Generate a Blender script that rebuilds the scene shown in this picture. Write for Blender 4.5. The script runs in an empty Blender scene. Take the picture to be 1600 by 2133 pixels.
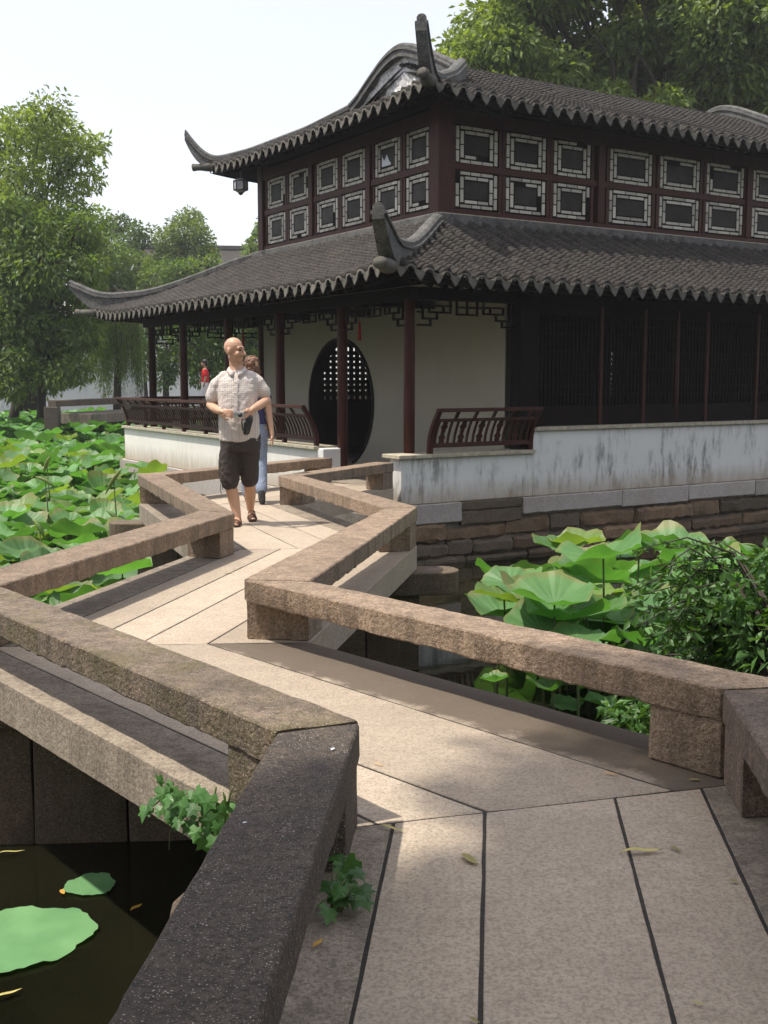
import bpy, bmesh, math, random
import numpy as np
from mathutils import Vector, Matrix, Quaternion, noise
R = math.radians
scene = bpy.context.scene
COL = scene.collection
rng = random.Random(7)
nrng = np.random.default_rng(11)

# ------------------------------------------------------------------ camera
cam_d = bpy.data.cameras.new("camera"); cam = bpy.data.objects.new("camera", cam_d); COL.objects.link(cam)
FPX = 2290.0
cam_d.sensor_fit = 'VERTICAL'; cam_d.sensor_height = 36.0; cam_d.lens = 36.0 * FPX / 2133.0
cam_d.clip_start = 0.05; cam_d.clip_end = 2000
cam.location = (0, 0, 1.42); cam.rotation_euler = (R(90) - math.atan((1066.5 - 787) / FPX), 0, 0)
scene.camera = cam
# ------------------------------------------------------------------ sky, sun, exposure
SUN_EL = R(66); SUN_VEC = Vector((-math.cos(SUN_EL) * .98, -math.cos(SUN_EL) * .2, math.sin(SUN_EL))).normalized()
world = bpy.data.worlds.new("World"); scene.world = world; world.use_nodes = True
wn = world.node_tree; wn.nodes.clear()
sky = wn.nodes.new('ShaderNodeTexSky'); sky.sky_type = 'NISHITA'; sky.sun_disc = False
sky.sun_elevation = SUN_EL; sky.sun_rotation = math.atan2(SUN_VEC.x, SUN_VEC.y)
sky.air_density = 1.0; sky.dust_density = 2.0; sky.ozone_density = 1.0; sky.altitude = 0
bg = wn.nodes.new('ShaderNodeBackground'); bg.inputs['Strength'].default_value = 0.10
wo = wn.nodes.new('ShaderNodeOutputWorld')
veil = wn.nodes.new('ShaderNodeMix'); veil.data_type = 'RGBA'; veil.blend_type = 'ADD'   # even milky summer haze over the whole sky
veil.inputs[0].default_value = 1.0; veil.inputs[7].default_value = (5.0, 4.6, 4.3, 1)
wn.links.new(sky.outputs[0], veil.inputs[6]); wn.links.new(veil.outputs[2], bg.inputs[0]); wn.links.new(bg.outputs[0], wo.inputs[0])
sun_d = bpy.data.lights.new("sun", 'SUN'); sun_d.energy = 4.0; sun_d.angle = R(1.2); sun_d.color = (1, .93, .82)
sun = bpy.data.objects.new("sun", sun_d); COL.objects.link(sun)
sun.rotation_euler = (-SUN_VEC).to_track_quat('-Z', 'Y').to_euler()
vs = scene.view_settings; vs.view_transform = 'Standard'; vs.look = 'None'; vs.exposure = 0.44; vs.gamma = 1.0
vs.use_curve_mapping = False
scene.cycles.max_bounces = 7; scene.cycles.diffuse_bounces = 4; scene.cycles.glossy_bounces = 3
scene.cycles.transmission_bounces = 3; scene.cycles.volume_bounces = 0; scene.cycles.transparent_max_bounces = 6
scene.cycles.use_denoising = True

# ------------------------------------------------------------------ node helpers
def new_mat(name):
    m = bpy.data.materials.new(name); m.use_nodes = True
    nt = m.node_tree; nt.nodes.clear()
    out = nt.nodes.new('ShaderNodeOutputMaterial'); b = nt.nodes.new('ShaderNodeBsdfPrincipled')
    nt.links.new(b.outputs[0], out.inputs[0])
    return m, nt, b, out
def nd(nt, typ, **kw):
    n = nt.nodes.new(typ)
    for k, v in kw.items():
        if k in n.inputs: n.inputs[k].default_value = v
        else: setattr(n, k, v)
    return n
def coords(nt, scale=(1, 1, 1), rot=(0, 0, 0), kind='Object'):
    tc = nt.nodes.new('ShaderNodeTexCoord'); mp = nt.nodes.new('ShaderNodeMapping')
    mp.inputs['Scale'].default_value = scale; mp.inputs['Rotation'].default_value = rot
    nt.links.new(tc.outputs[kind], mp.inputs[0]); return mp.outputs[0]
def noise_tex(nt, vec, scale, detail=3, rough=.55, dist=0):
    n = nd(nt, 'ShaderNodeTexNoise', Scale=scale, Detail=detail, Roughness=rough, Distortion=dist)
    nt.links.new(vec, n.inputs['Vector']); return n.outputs['Fac']
def ramp(nt, fac, stops):
    r = nt.nodes.new('ShaderNodeValToRGB'); cr = r.color_ramp
    while len(cr.elements) < len(stops): cr.elements.new(.5)
    for e, (p, c) in zip(cr.elements, stops):
        e.position = p; e.color = (c, c, c, 1) if not hasattr(c, '__len__') else (*c, 1)
    nt.links.new(fac, r.inputs[0]); return r.outputs[0]
def mixc(nt, fac, a, b, mode='MIX'):
    m = nd(nt, 'ShaderNodeMix', data_type='RGBA', blend_type=mode)
    for sock, val in ((m.inputs[0], fac), (m.inputs[6], a), (m.inputs[7], b)):
        if isinstance(val, bpy.types.NodeSocket): nt.links.new(val, sock)
        elif hasattr(val, '__len__'): sock.default_value = (*val, 1)
        else: sock.default_value = val
    return m.outputs[2]
def bump(nt, b, h, strength=.3, dist=.01):
    n = nd(nt, 'ShaderNodeBump', Strength=strength, Distance=dist)
    nt.links.new(h, n.inputs['Height']); nt.links.new(n.outputs[0], b.inputs['Normal']); return n
def objrand(nt):
    return nt.nodes.new('ShaderNodeObjectInfo').outputs['Random']

# ------------------------------------------------------------------ materials
def granite(name, base, warm, speck=.6, stain=.5, stain_col=(.06, .05, .04), moss=0.0, rough=.85, bscale=1.0, bstr=.5, var=.12, white=.5, grain=1.0, streak=0.0):
    m, nt, b, out = new_mat(name)
    wv = nt.nodes.new('ShaderNodeNewGeometry').outputs['Position']
    big = noise_tex(nt, wv, 1.7, 4, .6); mid = noise_tex(nt, wv, 9, 4, .65)
    fine = noise_tex(nt, wv, 85 * grain, 2, .6); wh = noise_tex(nt, wv, 230 * grain, 0, .5); pit = noise_tex(nt, wv, 38 * grain, 3, .7)
    c = mixc(nt, ramp(nt, mid, [(.35, 0.), (.68, 1.)]), base, warm)
    c = mixc(nt, ramp(nt, fine, [(.38, speck), (.52, 0.)]), c, tuple(x * .25 for x in base))
    c = mixc(nt, ramp(nt, pit, [(.40, speck * .8), (.50, 0.)]), c, tuple(x * .45 for x in base))
    c = mixc(nt, ramp(nt, big, [(.47, 0.), (.75, stain)]), c, stain_col)
    if streak:   # drip stains running down the faces, thinner on top
        mp = nd(nt, 'ShaderNodeMapping'); mp.inputs['Scale'].default_value = (13, 13, 1.2); nt.links.new(wv, mp.inputs[0])
        c = mixc(nt, ramp(nt, noise_tex(nt, mp.outputs[0], 1.0, 5, .7), [(.46, 0.), (.66, streak)]), c, stain_col)
    if moss:
        mv = noise_tex(nt, wv, 5, 5, .7)
        c = mixc(nt, ramp(nt, mv, [(.45, 0.), (.68, moss)]), c, (.075, .065, .012))
    c = mixc(nt, ramp(nt, wh, [(.70, 0.), (.78, white)]), c, (.62, .56, .50))
    hs = nd(nt, 'ShaderNodeHueSaturation')
    mr = nd(nt, 'ShaderNodeMapRange'); mr.inputs[3].default_value = 1 - var; mr.inputs[4].default_value = 1 + var
    nt.links.new(objrand(nt), mr.inputs[0]); nt.links.new(mr.outputs[0], hs.inputs['Value']); nt.links.new(c, hs.inputs['Color'])
    nt.links.new(hs.outputs[0], b.inputs['Base Color'])
    b.inputs['Roughness'].default_value = rough
    h = mixc(nt, .75, mid, pit)
    bump(nt, b, h, min(1, bstr * 1.3), .010 * bscale)
    return m
M = {}
M['deck'] = granite('deck_granite', (.40, .325, .245), (.465, .385, .295), speck=.38, stain=.3, stain_col=(.22, .18, .14), bstr=.3, bscale=.6)
M['edge'] = granite('edge_granite', (.26, .215, .165), (.34, .28, .21), speck=.5, stain=.6, stain_col=(.06, .045, .032), bstr=.6, streak=.5)
M['dirt'] = granite('joint_dirt', (.022, .018, .014), (.04, .032, .024), speck=.3, stain=.3, stain_col=(.02, .018, .014), white=0)
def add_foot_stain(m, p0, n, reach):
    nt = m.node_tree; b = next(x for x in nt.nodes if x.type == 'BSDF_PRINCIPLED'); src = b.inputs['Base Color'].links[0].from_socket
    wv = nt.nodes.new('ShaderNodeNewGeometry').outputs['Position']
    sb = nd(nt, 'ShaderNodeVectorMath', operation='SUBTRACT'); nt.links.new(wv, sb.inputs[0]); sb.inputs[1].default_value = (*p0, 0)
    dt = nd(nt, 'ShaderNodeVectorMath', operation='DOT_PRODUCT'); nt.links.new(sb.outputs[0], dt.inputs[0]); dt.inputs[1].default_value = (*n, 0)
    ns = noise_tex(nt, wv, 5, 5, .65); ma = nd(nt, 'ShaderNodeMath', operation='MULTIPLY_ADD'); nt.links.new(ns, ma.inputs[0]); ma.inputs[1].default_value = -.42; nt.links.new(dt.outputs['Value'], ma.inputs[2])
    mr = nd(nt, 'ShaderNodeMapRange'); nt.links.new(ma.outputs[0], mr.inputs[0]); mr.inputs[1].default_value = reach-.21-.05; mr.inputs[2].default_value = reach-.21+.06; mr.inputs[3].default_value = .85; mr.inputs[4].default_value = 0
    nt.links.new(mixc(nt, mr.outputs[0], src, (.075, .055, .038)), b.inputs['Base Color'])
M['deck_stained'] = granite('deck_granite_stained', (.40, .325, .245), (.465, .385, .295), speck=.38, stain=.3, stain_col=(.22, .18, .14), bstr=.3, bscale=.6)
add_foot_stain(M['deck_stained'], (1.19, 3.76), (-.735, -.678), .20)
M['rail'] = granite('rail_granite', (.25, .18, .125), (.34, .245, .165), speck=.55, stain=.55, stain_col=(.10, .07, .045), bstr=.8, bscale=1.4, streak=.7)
M['rail_mid'] = granite('rail_granite_mid_brown', (.16, .115, .085), (.22, .155, .105), speck=.6, stain=.6, stain_col=(.05, .036, .026), bstr=.8, bscale=1.4, streak=.7)  # darker brown granite, toned between the plain and the darkest rails
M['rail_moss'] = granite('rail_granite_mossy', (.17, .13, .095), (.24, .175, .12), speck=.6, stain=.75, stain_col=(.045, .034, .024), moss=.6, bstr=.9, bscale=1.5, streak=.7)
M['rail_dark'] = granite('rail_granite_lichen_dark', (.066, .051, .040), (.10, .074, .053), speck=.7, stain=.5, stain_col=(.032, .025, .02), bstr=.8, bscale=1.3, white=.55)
M['pier'] = granite('pier_stone', (.12, .085, .057), (.17, .12, .075), speck=.5, stain=.7, stain_col=(.05, .04, .028), moss=.3, bstr=.6)
M['block'] = granite('pale_block_stone', (.42, .38, .35), (.48, .44, .41), speck=.4, stain=.35, stain_col=(.25, .2, .15), bstr=.3)
M['rubble'] = granite('brown_rubble', (.17, .105, .06), (.24, .15, .085), speck=.4, stain=.7, stain_col=(.06, .05, .035), moss=.25, bstr=.9, bscale=2, var=.35)
M['darkblock'] = granite('dark_block', (.10, .075, .05), (.15, .11, .075), speck=.5, stain=.5, moss=.3, bstr=.9, bscale=2, var=.2)
M['mortar'] = granite('mortar', (.16, .14, .115), (.24, .21, .18), speck=.3, stain=.7, stain_col=(.04, .03, .02), bstr=.9, bscale=2)

def plaster(name, base, grime=.5, streak=(.17, .17, .165), foot=True, foot_z=(-.23, .1)):
    m, nt, b, out = new_mat(name)
    wv = nt.nodes.new('ShaderNodeNewGeometry').outputs['Position']
    mp = nd(nt, 'ShaderNodeMapping'); mp.inputs['Scale'].default_value = (7, 7, 1.6); nt.links.new(wv, mp.inputs[0])
    st = noise_tex(nt, mp.outputs[0], 1.3, 6, .72); bl = noise_tex(nt, wv, 1.1, 4, .6); fi = noise_tex(nt, wv, 40, 4, .6)
    fac = nd(nt, 'ShaderNodeMath', operation='MULTIPLY')
    nt.links.new(ramp(nt, st, [(.47, 0.), (.62, 1.)]), fac.inputs[0]); nt.links.new(ramp(nt, bl, [(.40, 0.), (.58, 1.)]), fac.inputs[1])
    c = mixc(nt, ramp(nt, bl, [(.3, 0.), (.7, .5)]), base, tuple(x * .86 for x in base))
    f2 = nd(nt, 'ShaderNodeMath', operation='MULTIPLY'); nt.links.new(fac.outputs[0], f2.inputs[0]); f2.inputs[1].default_value = grime
    c = mixc(nt, f2.outputs[0], c, streak)
    if foot:
        sx = nt.nodes.new('ShaderNodeSeparateXYZ'); nt.links.new(wv, sx.inputs[0])
        ad = nd(nt, 'ShaderNodeMath', operation='MULTIPLY_ADD'); nt.links.new(st, ad.inputs[0]); ad.inputs[1].default_value = -.35
        nt.links.new(sx.outputs[2], ad.inputs[2])
        mr = nd(nt, 'ShaderNodeMapRange'); nt.links.new(ad.outputs[0], mr.inputs[0])
        mr.inputs[1].default_value = foot_z[0] - .2; mr.inputs[2].default_value = foot_z[1] - .2; mr.inputs[3].default_value = .75; mr.inputs[4].default_value = 0
        c = mixc(nt, mr.outputs[0], c, (.33, .25, .165))
    nt.links.new(c, b.inputs['Base Color']); b.inputs['Roughness'].default_value = .9
    bump(nt, b, fi, .25, .006); return m
M['plaster'] = plaster('weathered_white_plaster', (.72, .72, .70), .9)
M['plaster_sun'] = plaster('clean_white_plaster', (.76, .74, .69), .25, (.5, .45, .38))
M['plaster_in'] = plaster('gallery_plaster_dimmed', (.35, .325, .255), .35, (.3, .27, .22), foot=False)  # white plaster darkened: the gallery's dim light is put into its base colour
M['plaster_far'] = plaster('garden_wall_plaster', (.72, .72, .72), .9, (.3, .31, .31), foot=False)

def simple(name, col, rough=.6, var=.0, nscale=8, ncon=.25, bstr=0, spec=.5, metallic=0, stretch=(1, 1, 1)):
    m, nt, b, out = new_mat(name)
    v = coords(nt, scale=stretch); n = noise_tex(nt, v, nscale, 4, .6)
    c = mixc(nt, ramp(nt, n, [(.3, 0.), (.7, 1.)]), tuple(x * (1 - ncon) for x in col), tuple(min(1, x * (1 + ncon)) for x in col))
    if var:
        hs = nd(nt, 'ShaderNodeHueSaturation'); mr = nd(nt, 'ShaderNodeMapRange'); mr.inputs[3].default_value = 1 - var; mr.inputs[4].default_value = 1 + var
        nt.links.new(objrand(nt), mr.inputs[0]); nt.links.new(mr.outputs[0], hs.inputs['Value']); nt.links.new(c, hs.inputs['Color']); c = hs.outputs[0]
    nt.links.new(c, b.inputs['Base Color']); b.inputs['Roughness'].default_value = rough
    b.inputs['Specular IOR Level'].default_value = spec; b.inputs['Metallic'].default_value = metallic
    if bstr: bump(nt, b, n, bstr, .01)
    return m
M['wood'] = simple('red_brown_lacquer', (.048, .012, .009), .55, spec=.2, nscale=6, ncon=.35, bstr=.15, stretch=(6, 6, 1))
M['wood_rail'] = simple('railing_wood', (.05, .015, .010), .55, spec=.25, nscale=9, ncon=.4)
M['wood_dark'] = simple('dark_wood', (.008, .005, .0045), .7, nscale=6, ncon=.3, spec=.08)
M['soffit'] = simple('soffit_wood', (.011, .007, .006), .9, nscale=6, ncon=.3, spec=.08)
M['glass_old'] = simple('old_window_glass', (.026, .023, .019), .5, var=.5, nscale=4, ncon=.6, spec=.15)
M['mica'] = simple('shell_pane', (.42, .39, .33), .6, var=.35, nscale=30, ncon=.18)
M['coping'] = simple('coping_stone', (.40, .36, .27), .85, nscale=14, ncon=.3, bstr=.4)
M['tile_base'] = simple('roof_bedding', (.007, .007, .007), .95, nscale=20, ncon=.3)
M['gable'] = simple('gable_carving', (.5, .49, .48), .9, nscale=18, ncon=.5, bstr=.8)
def tile_mat(name, dark, light, lich):
    m, nt, b, out = new_mat(name)
    wv = nt.nodes.new('ShaderNodeNewGeometry').outputs['Position']
    n1 = noise_tex(nt, wv, 7, 3, .7); n2 = noise_tex(nt, wv, 45, 3, .6); n3 = noise_tex(nt, wv, 2.2, 3, .6)
    c = mixc(nt, ramp(nt, n1, [(.35, 0.), (.65, 1.)]), dark, light)
    c = mixc(nt, ramp(nt, n2, [(.55, 0.), (.72, .6)]), c, lich)
    c = mixc(nt, ramp(nt, n3, [(.5, 0.), (.75, .45)]), c, (.075, .07, .045))
    nt.links.new(c, b.inputs['Base Color']); b.inputs['Roughness'].default_value = .9
    bump(nt, b, n2, .5, .006); return m
M['tile'] = tile_mat('grey_roof_tile', (.015, .0125, .0115), (.046, .039, .035), (.15, .13, .105))
M['drip'] = tile_mat('drip_tile_clay', (.06, .056, .05), (.13, .12, .10), (.20, .18, .13))
M['ridge'] = tile_mat('ridge_mortar', (.045, .046, .048), (.12, .117, .11), (.34, .31, .26))

def leaf_mat(name, c1, c2, trans=.35, rough=.5, wax=None, nscale=.8, tcol=None, var=.2):
    m, nt, b, out = new_mat(name)
    wv = nt.nodes.new('ShaderNodeNewGeometry'); n = noise_tex(nt, wv.outputs['Position'], nscale, 3, .6)
    c = mixc(nt, ramp(nt, n, [(.32, 0.), (.68, 1.)]), c1, c2)
    hs = nd(nt, 'ShaderNodeHueSaturation'); mr = nd(nt, 'ShaderNodeMapRange'); mr.inputs[3].default_value = 1 - var; mr.inputs[4].default_value = 1 + var
    rnd = nd(nt, 'ShaderNodeMath', operation='FRACT'); ad = nd(nt, 'ShaderNodeMath', operation='ADD')
    nt.links.new(wv.outputs['Random Per Island'], ad.inputs[0]); nt.links.new(objrand(nt), ad.inputs[1]); nt.links.new(ad.outputs[0], rnd.inputs[0])
    nt.links.new(rnd.outputs[0], mr.inputs[0]); nt.links.new(mr.outputs[0], hs.inputs['Value']); nt.links.new(c, hs.inputs['Color'])
    nt.links.new(hs.outputs[0], b.inputs['Base Color']); b.inputs['Roughness'].default_value = rough
    t = nt.nodes.new('ShaderNodeBsdfTranslucent')
    tc = mixc(nt, 1.0, hs.outputs[0], tcol or (1.6, 1.5, .5), 'MULTIPLY'); nt.links.new(tc, t.inputs[0])
    ms = nt.nodes.new('ShaderNodeMixShader'); ms.inputs[0].default_value = trans
    nt.links.new(b.outputs[0], ms.inputs[1]); nt.links.new(t.outputs[0], ms.inputs[2]); nt.links.new(ms.outputs[0], out.inputs[0])
    return m
M['lotus'] = leaf_mat('lotus_leaf', (.085, .205, .06), (.135, .28, .095), .36, .5, nscale=2.5, tcol=(1.25, 1.5, .45), var=.35)
M['lotus_young'] = leaf_mat('lotus_leaf_young', (.15, .26, .06), (.21, .32, .085), .4, .5, nscale=3, tcol=(1.4, 1.4, .4), var=.2)
M['pad'] = leaf_mat('floating_pad', (.10, .24, .10), (.15, .31, .13), .1, .5, nscale=4, var=.15)
M['stalk'] = simple('lotus_stalk', (.08, .11, .035), .7, nscale=10, ncon=.3)
M['ivy'] = leaf_mat('ivy_leaf', (.045, .13, .03), (.09, .21, .05), .3, .45, nscale=9, var=.3)
M['shrub'] = leaf_mat('shrub_leaf', (.05, .125, .03), (.09, .19, .05), .35, .5, nscale=3, var=.35)
M['tree_a'] = leaf_mat('tree_leaf_mid', (.085, .15, .035), (.14, .215, .055), .48, .5, nscale=.5, var=.35)
M['tree_b'] = leaf_mat('tree_leaf_bright', (.125, .19, .045), (.19, .26, .07), .5, .5, nscale=.5, var=.35)
M['tree_c'] = leaf_mat('tree_leaf_deep', (.05, .10, .025), (.085, .15, .038), .42, .5, nscale=.5, var=.35)
M['willow'] = leaf_mat('willow_leaf', (.09, .145, .04), (.15, .21, .065), .45, .55, nscale=.8, var=.3)
M['bark'] = simple('bark', (.045, .036, .028), .95, nscale=12, ncon=.5, bstr=.9, stretch=(1, 1, .25))
M['dead_leaf'] = simple('fallen_leaf', (.42, .36, .12), .7, var=.4, nscale=30, ncon=.2)
M['dead_leaf_y'] = simple('fallen_leaf_orange', (.55, .30, .05), .7, var=.3, nscale=30, ncon=.2)
def ground_mat():
    m, nt, b, out = new_mat('garden_soil')
    wv = nt.nodes.new('ShaderNodeNewGeometry').outputs['Position']
    n = noise_tex(nt, wv, .6, 5, .6); n2 = noise_tex(nt, wv, 6, 4, .6)
    c = mixc(nt, ramp(nt, n, [(.4, 0.), (.6, 1.)]), (.06, .05, .03), (.045, .065, .022))
    c = mixc(nt, ramp(nt, n2, [(.4, 0.), (.7, .6)]), c, (.025, .028, .014))
    nt.links.new(c, b.inputs['Base Color']); b.inputs['Roughness'].default_value = 1; bump(nt, b, n2, .8, .08); return m
M['ground'] = ground_mat()
def water_mat():
    m, nt, b, out = new_mat('pond_water')
    wv = nt.nodes.new('ShaderNodeNewGeometry').outputs['Position']
    n = noise_tex(nt, wv, .7, 3, .5); n2 = noise_tex(nt, wv, 5, 2, .5)
    c = mixc(nt, ramp(nt, n, [(.35, 0.), (.65, 1.)]), (.006, .006, .003), (.012, .012, .006))
    nt.links.new(c, b.inputs['Base Color']); b.inputs['Roughness'].default_value = .04; b.inputs['IOR'].default_value = 1.333
    bump(nt, b, n2, .04, .02); return m
M['water'] = water_mat()

# ------------------------------------------------------------------ mesh helpers
class MB:
    def __init__(s): s.v = []; s.f = []
    def add(s, verts, faces):
        o = len(s.v); s.v += [tuple(p) for p in verts]; s.f += [tuple(i + o for i in f) for f in faces]; return s
    def box(s, a, b):
        x0, y0, z0 = a; x1, y1, z1 = b
        return s.add([(x0,y0,z0),(x1,y0,z0),(x1,y1,z0),(x0,y1,z0),(x0,y0,z1),(x1,y0,z1),(x1,y1,z1),(x0,y1,z1)],
                     [(0,3,2,1),(4,5,6,7),(0,1,5,4),(1,2,6,5),(2,3,7,6),(3,0,4,7)])
    def prism(s, poly, z0, z1):
        n = len(poly); a = sum(poly[i][0]*poly[(i+1)%n][1]-poly[(i+1)%n][0]*poly[i][1] for i in range(n))
        if a < 0: poly = poly[::-1]
        return s.add([(x,y,z0) for x,y in poly]+[(x,y,z1) for x,y in poly],
                     [tuple(range(n))[::-1], tuple(range(n,2*n))]+[(i,(i+1)%n,n+(i+1)%n,n+i) for i in range(n)])
    def tube(s, pts, radii, n=8, cap=True, flat=1.0):
        pts = [Vector(p) for p in pts]
        if not hasattr(radii, '__len__'): radii = [radii]*len(pts)
        vs_ = []; prev = None
        for i, p in enumerate(pts):
            t = (pts[min(i+1,len(pts)-1)]-pts[max(i-1,0)]).normalized()
            if prev is None:
                a = Vector((0,0,1)) if abs(t.z) < .9 else Vector((1,0,0)); prev = t.cross(a).normalized()
            x = (prev - t*prev.dot(t)).normalized(); y = t.cross(x); prev = x
            for k in range(n):
                an = 2*math.pi*k/n; vs_.append(p+(x*math.cos(an)+y*math.sin(an)*flat)*radii[i])
        fs = [(i*n+k, i*n+(k+1)%n, (i+1)*n+(k+1)%n, (i+1)*n+k) for i in range(len(pts)-1) for k in range(n)]
        if cap: fs += [tuple(range(n))[::-1], tuple((len(pts)-1)*n+k for k in range(n))]
        return s.add(vs_, fs)
    def loft(s, rings, cap=True):
        n = len(rings[0]); vs_ = [p for r in rings for p in r]
        fs = [(i*n+k, i*n+(k+1)%n, (i+1)*n+(k+1)%n, (i+1)*n+k) for i in range(len(rings)-1) for k in range(n)]
        if cap: fs += [tuple(range(n))[::-1], tuple((len(rings)-1)*n+k for k in range(n))]
        return s.add(vs_, fs)
    def mesh(s, name='mesh'):
        me = bpy.data.meshes.new(name); me.from_pydata(s.v, [], s.f); me.update(); return me
    def build(s, name, mat, parent=None, smooth=False, bevel=0):
        return link(name, s.mesh(name), mat, parent, smooth, bevel, getattr(s, 'sharp', False))
def link(name, me, mat, parent=None, smooth=False, bevel=0, sharp=False):
    if mat is not None and not me.materials: me.materials.append(mat)
    if smooth:
        me.polygons.foreach_set('use_smooth', [True]*len(me.polygons))
        if sharp: me.set_sharp_from_angle(angle=R(28))
    o = bpy.data.objects.new(name, me); COL.objects.link(o)
    if parent is not None: o.parent = parent
    if bevel:
        bm = o.modifiers.new('bevel', 'BEVEL'); bm.width = bevel; bm.segments = 2; bm.limit_method = 'ANGLE'; bm.angle_limit = R(40)
    return o
def empty(name, loc=(0,0,0), rz=0):
    o = bpy.data.objects.new(name, None); COL.objects.link(o); o.location = loc; o.rotation_euler = (0,0,rz); o.empty_display_size = .1; return o
def tag(o, label, cat, group=None):
    o['label'] = label; o['category'] = cat
    if group: o['group'] = group
    return o
def kind(o, k): o['kind'] = k; return o
def np_mesh(name, V, F):
    """V (n,3) float array, F (m,k) int array of equal-sided faces"""
    me = bpy.data.meshes.new(name); n, k = F.shape
    me.vertices.add(len(V)); me.vertices.foreach_set('co', np.ascontiguousarray(V, dtype=np.float32).ravel())
    me.loops.add(n*k); me.loops.foreach_set('vertex_index', np.ascontiguousarray(F, dtype=np.int32).ravel())
    me.polygons.add(n); me.polygons.foreach_set('loop_start', np.arange(0, n*k, k, dtype=np.int32))
    me.polygons.foreach_set('loop_total', np.full(n, k, dtype=np.int32)); me.update(calc_edges=True); me.validate(); return me

# rough hewn beam: bilinear quad in plan (a0,a1 at one end, b0,b1 at the other) between z0 and z1
def hewn(a0, a1, b0, b1, z0, z1, step=.06, amp=.004, rad=.012, seed=0, sag=0.0, under=0.0):
    a0, a1, b0, b1 = (Vector((p[0], p[1])) for p in (a0, a1, b0, b1))
    L = ((a0+a1)/2-(b0+b1)/2).length; W = max((a0-a1).length, (b0-b1).length, .02); n = max(2, int(L/step)); H = z1-z0
    su = min(.45, rad/W); sz = min(.45, rad/H)
    nw = max(1, int(W/(step*1.4))); nh = max(1, int(H/(step*1.4)))
    prof = []
    ws = [su+(1-2*su)*i/nw for i in range(nw+1)]; hs = [sz+(1-2*sz)*i/nh for i in range(nh+1)]
    prof += [(w, 0) for w in ws]+[(1, h) for h in hs]+[(w, 1) for w in ws[::-1]]+[(0, h) for h in hs[::-1]]
    m = len(prof); verts = []
    off = Vector((seed*3.7, seed*1.3, 0))
    ends = [0, min(.4, rad/max(L,.01))]+[i/n for i in range(1, n)]+[1-min(.4, rad/max(L,.01)), 1]
    for j, t in enumerate(ends):
        shrink = 1-(rad*.8/W) if j in (0, len(ends)-1) else 1
        for (w, h) in prof:
            w2 = .5+(w-.5)*shrink; h2 = .5+(h-.5)*(1-(rad*.8/H) if j in (0, len(ends)-1) else 1)
            p = a0.lerp(a1, w2).lerp(b0.lerp(b1, w2), t); q = Vector((p.x, p.y, z0+H*h2-sag*math.sin(math.pi*t)))
            nn = noise.noise_vector((q+off)*9)*amp+noise.noise_vector((q+off)*28)*amp*.5
            if under and h2 < .3: nn.z += noise.noise((q+off)*14)*under+noise.noise((q+off)*45)*under*.5
            verts.append(q+nn)
    mb = MB(); nr = len(ends)
    fs = [(i*m+k, i*m+(k+1)%m, (i+1)*m+(k+1)%m, (i+1)*m+k) for i in range(nr-1) for k in range(m)]
    fs += [tuple(range(m))[::-1], tuple((nr-1)*m+k for k in range(m))]
    d1 = b0-a0; d2 = a1-a0
    if d1.x*d2.y-d1.y*d2.x < 0: fs = [f[::-1] for f in fs]
    mb.add(verts, fs); mb.sharp = True; return mb
def L2(a, b, t): return (a[0]+(b[0]-a[0])*t, a[1]+(b[1]-a[1])*t)
WZ = -1.05   # water level
# ================================================================== ground and water
def build_ground():
    xs = np.concatenate([np.linspace(-400,-60,12), np.linspace(-56,60,88), np.linspace(64,400,12)])
    ys = np.concatenate([np.linspace(-120,-12,8), np.linspace(-11,72,80), np.linspace(78,500,14)])
    X, Y = np.meshgrid(xs, ys); Z = np.full_like(X, -.35)
    def ss(a, b, t): t = np.clip((t-a)/(b-a), 0, 1); return t*t*(3-2*t)
    # pond outline: a soft box from the near bank to the far wall, plus the right arm under the hall front
    inside = ss(-5.0,-3.2,Y)*(1-ss(44.5,46.5,Y))*ss(-40,-37,X)*(1-ss(19,22,X))
    land = ss(20,23,(Y-.62*X))*ss(-4.5,-3.0,X-(-.10*(Y-24)))   # ground behind the hall
    depth = inside*(1-land)
    # little island bank under the left trees
    isl = np.exp(-(((X+11.0)/2.6)**2+((Y-35.5)/1.6)**2))
    Z = -.35-1.75*depth+1.75*np.clip(isl*1.5,0,1)*depth
    V = np.stack([X.ravel(), Y.ravel(), Z.ravel()], 1); ny, nx = X.shape
    i = np.arange(ny*nx).reshape(ny, nx)
    F = np.stack([i[:-1,:-1].ravel(), i[:-1,1:].ravel(), i[1:,1:].ravel(), i[1:,:-1].ravel()], 1)
    kind(link('ground', np_mesh('ground', V, F), M['ground'], smooth=True), 'structure')
build_ground()
kind(MB().add([(-41,-6,WZ),(24,-6,WZ),(24,48,WZ),(-41,48,WZ)], [(0,1,2,3)]).build('pond_water', M['water']), 'structure')

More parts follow.
